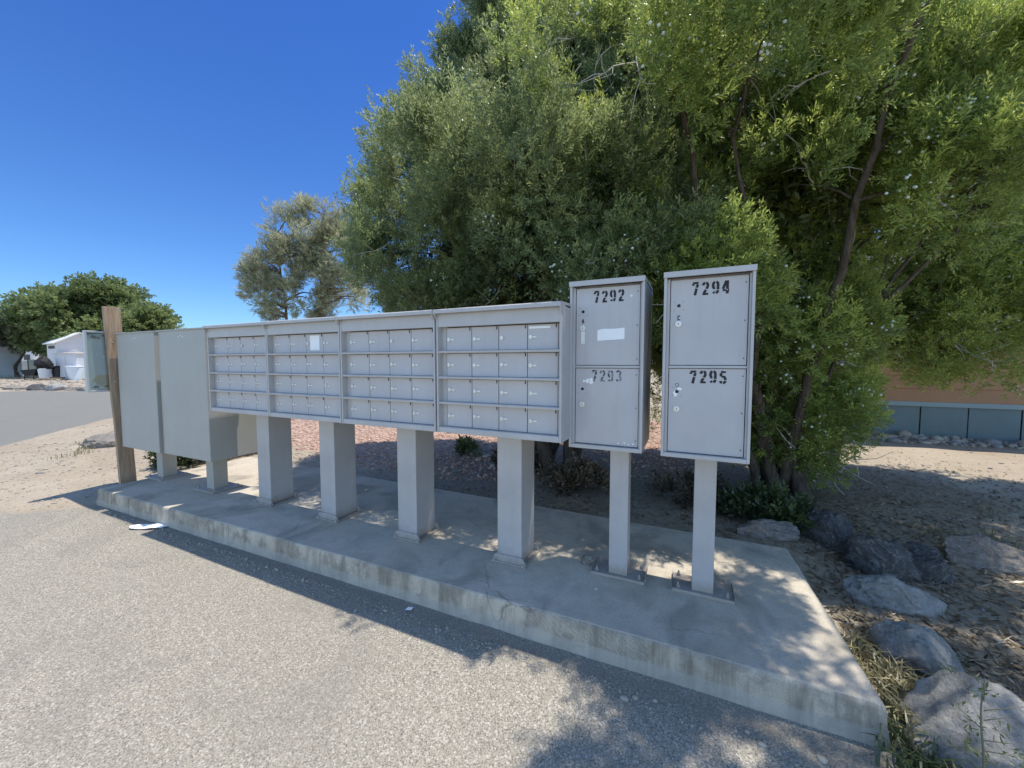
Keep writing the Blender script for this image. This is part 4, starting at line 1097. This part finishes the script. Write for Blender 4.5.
# tall shed with a gable roof
s = face_cam('garden_shed', -37.0, 32.6, R(24.8-28))
m = MB(); m.box(-.8,1.6,-1.3,1.3,0,2.9,.01); m.prism([(-1.3,2.9),(0,3.7),(1.3,2.9)], -.79, 1.59); m.build('wall', M_wht, s)
m = MB(); 
for sg in (-1,1): m.prism([(0,3.72),(sg*1.5,2.80),(sg*1.5,2.88),(0,3.82)], -1.0, 1.8)
m.build('roof', M_roofp, s)
m = MB(); m.box(-.83,-.802,-.35,.25,1.5,2.3,.005); m.build('window', M_drk, s)
m = MB(); m.box(-.3,1.2,-1.325,-1.302,2.45,2.68,.005); m.build('vent', M_drk, s)
tag(s, 'small white gabled shed across the road, in front of the broad green tree', 'shed')
s = face_cam('storage_cabinet', -34.6, 30.6, R(24.8-10))
m = MB(); m.box(-1.05,1.0,-.6,.6,.05,2.0,.02); m.build('body', M_wht, s)
m = MB(); m.prism([(-.68,2.0),(-.68,2.07),(.68,2.15),(.68,2.0)], -1.12, 1.07); m.build('lid', plain('pinkish_lid',(.6,.52,.48),.7), s)
m = MB(); m.box(-1.0,-.05,-.625,-.602,.15,1.85,.01); m.box(.0,.95,-.625,-.602,.15,1.85,.01); m.build('doors', M_wht, s)
tag(s, 'wide pale storage cabinet with a flat lid in front of the white shed', 'cabinet')
s = face_cam('plastic_bin', -33.6, 29.6)
m = MB(); m.cyl((0,0,.5), .36, 1.0, 'Z', 20, .46, 0, .02); m.build('tub', plain('bin_plastic',(.7,.74,.78),.4), s)
m = MB(); m.cyl((0,0,1.04), .5, .08, 'Z', 20, .46, 0, .02); m.box(-.15,.15,-.53,-.45,1.0,1.06,.01); m.build('lid', plain('bin_lid_plastic',(.74,.77,.8),.4), s)
tag(s, 'round white plastic bin in front of the pale storage cabinet', 'bin')
s = face_cam('plastic_sheet', -32.9, 29.2)
m = MB(); m.prism([(-.35,0),(.1,0),(.45,.85),(.15,.9)], -.03, .03, 'Y'); m.build('panel', M_white, s)
tag(s, 'white panel leaning near the edge of the notice board, beside the white bin', 'panel')
s = face_cam('bucket', -35.9, 29.6)
m = MB(); m.cyl((0,0,.42), .30, .84, 'Z', 18, .37, 0, .02); m.build('pail', plain('bucket_plastic',(.68,.7,.72),.5), s)
m = MB(); m.cyl((0,0,.86), .385, .05, 'Z', 18); m.build('rim', M_white, s)
tag(s, 'tall white bucket holding up the black bundle across the road', 'bucket')
bz = s.location.copy()
o = make_rock('cloth_bundle', (bz.x,bz.y,bz.z+1.02), (.50,.45,.62), 41, M_blk, .4, 4, .3, .6); tag(o, 'black bundle of cloth piled on the tall white bucket', 'bundle')
s = face_cam('wheelbarrow', -37.0, 29.8)
m = MB(); m.prism([(-.62,.75),(.62,.85),(.40,.32),(-.30,.30)], -.35, .35, 'Y'); m.build('tray', M_blk, s)
m = MB(); m.cyl((.55,0,.2), .2, .1, 'Y', 18, None, 0, .02); m.build('wheel', M_drk, s)
m = MB()
for sg in (-1,1): m.box(-1.1,.5,sg*.28-.02,sg*.28+.02,.58,.62,.005, 0, Matrix.Rotation(R(4),4,'Y')); m.box(-.42,-.38,sg*.28-.02,sg*.28+.02,0,.4,.004)
m.build('handles', M_drk, s)
tag(s, 'black wheelbarrow on the dirt yard left of the white bucket', 'wheelbarrow')
s = face_cam('step_ladder', -36.3, 30.9)
m = MB()
for sg in (-1,1): m.box(-.04,.04,sg*.2-.03,sg*.2+.03,0,2.3,.005,0, Matrix.Translation((-.1,0,0))@Matrix.Rotation(R(22),4,'Y'))
for k in range(6): m.box(.0,.08,-.2,.2,.3+k*.32,.34+k*.32,.003,0, Matrix.Translation((-.1,0,0))@Matrix.Rotation(R(22),4,'Y'))
m.build('rails', plain('ladder_metal',(.55,.55,.52),.5,.3), s)
tag(s, 'pale ladder leaning beside the wide storage cabinet', 'ladder')
s = face_cam('rubbish_bin', -35.6, 30.2)
m = MB(); m.cyl((0,0,.5), .28, 1.0, 'Z', 18, .34, 0, .02); m.build('tub', M_drk, s)
m = MB(); m.cyl((0,0,1.03), .37, .07, 'Z', 18, .3); m.build('lid', M_blk, s)
tag(s, 'black round rubbish bin between the white bucket and the wide pale cabinet', 'bin')
s = face_cam('timber_pile', -34.6, 28.9)
for k,(xx,zz,ln,an) in enumerate(((-.2,.05,1.9,4),(.1,.05,1.6,-7),(-.1,.13,1.7,9),(.2,.2,1.3,-12))):
    m = MB(); m.box(-ln/2,ln/2,-.09,.09,zz-.04,zz+.04,.006,0, Matrix.Translation((xx,(k%2)*.22,0))@Matrix.Rotation(R(an),4,'Z')); m.build('board', M_bark if k%2 else M_wood, s)
tag(s, 'low pile of dark scrap boards on the dirt in front of the pale cabinet', 'timber')
# parked vehicles and outbuildings farther back
def car(lat, dep, col, lab, rz):
    s = face_cam('parked_car', lat, dep, rz)
    pm = plain('car_paint', col, .3, 0, .03, 5, .0)
    m = MB(); m.prism([(-2.2,.35),(-2.25,.75),(-2.05,.95),(-1.1,1.02),(-.55,1.52),(.9,1.55),(1.7,1.05),(2.2,.95),(2.25,.45),(2.15,.35)], -.85, .85, 'Y'); m.build('body', pm, s)
    for sg in (-1,1):
        m = MB(); m.prism([(-.95,1.05),(-.5,1.45),(.15,1.47),(.15,1.05)], sg*.852-.003, sg*.852+.003, 'Y'); m.prism([(.22,1.05),(.22,1.47),(.85,1.48),(1.4,1.05)], sg*.852-.003, sg*.852+.003, 'Y'); m.build('side_window', M_drk, s)
        for xx in (-1.4,1.4):
            m = MB(); m.cyl((xx,sg*.78,.33), .33, .2, 'Y', 20, None, 0, .03); w2 = m.build('wheel', M_drk, s)
            m = MB(); m.cyl((xx,sg*.885,.33), .19, .02, 'Y', 16); m.build('rim', M_alu, w2)
    m = MB(); m.box(-2.27,-2.2,-.7,-.45,.68,.80,.01); m.build('headlight', M_white, s)
    m = MB(); m.box(-2.27,-2.2,.45,.7,.68,.80,.01); m.build('headlight', M_white, s)
    tag(s, lab, 'car')
car(-59.6, 46, (.7,.7,.72), 'white parked car in the distance behind the bent trunk of the low tree', R(10))
s = face_cam('camper_trailer', -55.4, 44, R(15))
m = MB(); m.prism([(-3.2,.7),(-3.3,1.6),(-2.9,2.9),(2.8,3.0),(3.1,2.4),(3.1,.6),(-2.4,.5)], -1.1, 1.1, 'Y'); m.build('body', M_wht, s)
for a in (-2.2,.2,1.7): 
    m = MB(); m.box(a,a+.9,-1.12,-1.101,1.6,2.2,.005); m.build('window', M_drk, s)
m = MB(); m.box(-3.2,3.1,-1.115,-1.1015,1.15,1.3,.003); m.build('stripe', plain('stripe_paint',(.2,.25,.35),.5), s)
for a in (-.5,.5):
    m = MB(); m.cyl((a,-.95,.35), .35, .2, 'Y', 18, None, 0, .03); m.build('wheel', M_drk, s)
tag(s, 'white camper trailer parked beyond the wheelbarrow', 'camper')
s = face_cam('outbuilding', -46.3, 34.0, R(30))
m = MB(); m.box(-1.5,1.5,-1.2,1.2,0,2.3,.01); m.build('wall', plain('bluish_wall',(.68,.74,.77),.7), s)
m = MB(); m.prism([(-1.4,2.3),(0,2.8),(1.4,2.3)], -1.7, 1.7); m.build('roof', M_roofp, s)
m = MB(); m.box(-.4,.45,-1.22,-1.201,.05,1.9,.005); m.build('door', plain('outbuilding_door',(.42,.47,.5),.7), s)
tag(s, 'pale bluish outbuilding cut by the left edge of the picture', 'outbuilding')
s = face_cam('scrap_panel_fence', -47.6, 39.0, R(24))
for a in range(5):
    m = MB(); m.box(-2.6+a*1.3,-1.35+a*1.3,-.02,.02,.05,1.5+.12*(a%3),.005); m.build('panel', M_grn if a%2 else plain('pale_panel',(.5,.5,.46),.7), s)
for a in range(6):
    m = MB(); m.box(-2.68+a*1.3,-2.60+a*1.3,-.06,-.021,0,1.75,.004); m.build('fence_post', M_drk, s)
tag(s, 'patchwork panel fence beyond the black bundle, under the broad tree', 'fence')
s = face_cam('far_house', -70, 62, R(20))
m = MB(); m.box(-5,5,-3,3,0,2.8,.01); m.build('wall', M_wht, s)
m = MB(); m.prism([(-3.4,2.8),(0,4.0),(3.4,2.8)], -5.4, 5.4); m.build('roof', M_roofp, s)
for a in (-3.5,0,2.5):
    m = MB(); m.box(a,a+1.2,-3.03,-3.001,1.0,2.1,.005); m.build('window', M_drk, s)
tag(s, 'white far-off house beyond the camper, mostly hidden by trees', 'house')
pts = [tuple(site(r3.uniform(-47,-35), r3.uniform(29,35)))[:2] for _ in range(60)]
tuft_field('yard_weeds', pts, 16, .35, M_weed, 64, 'stuff', 'tall dry weeds in the yard across the road', 'weeds', .5)
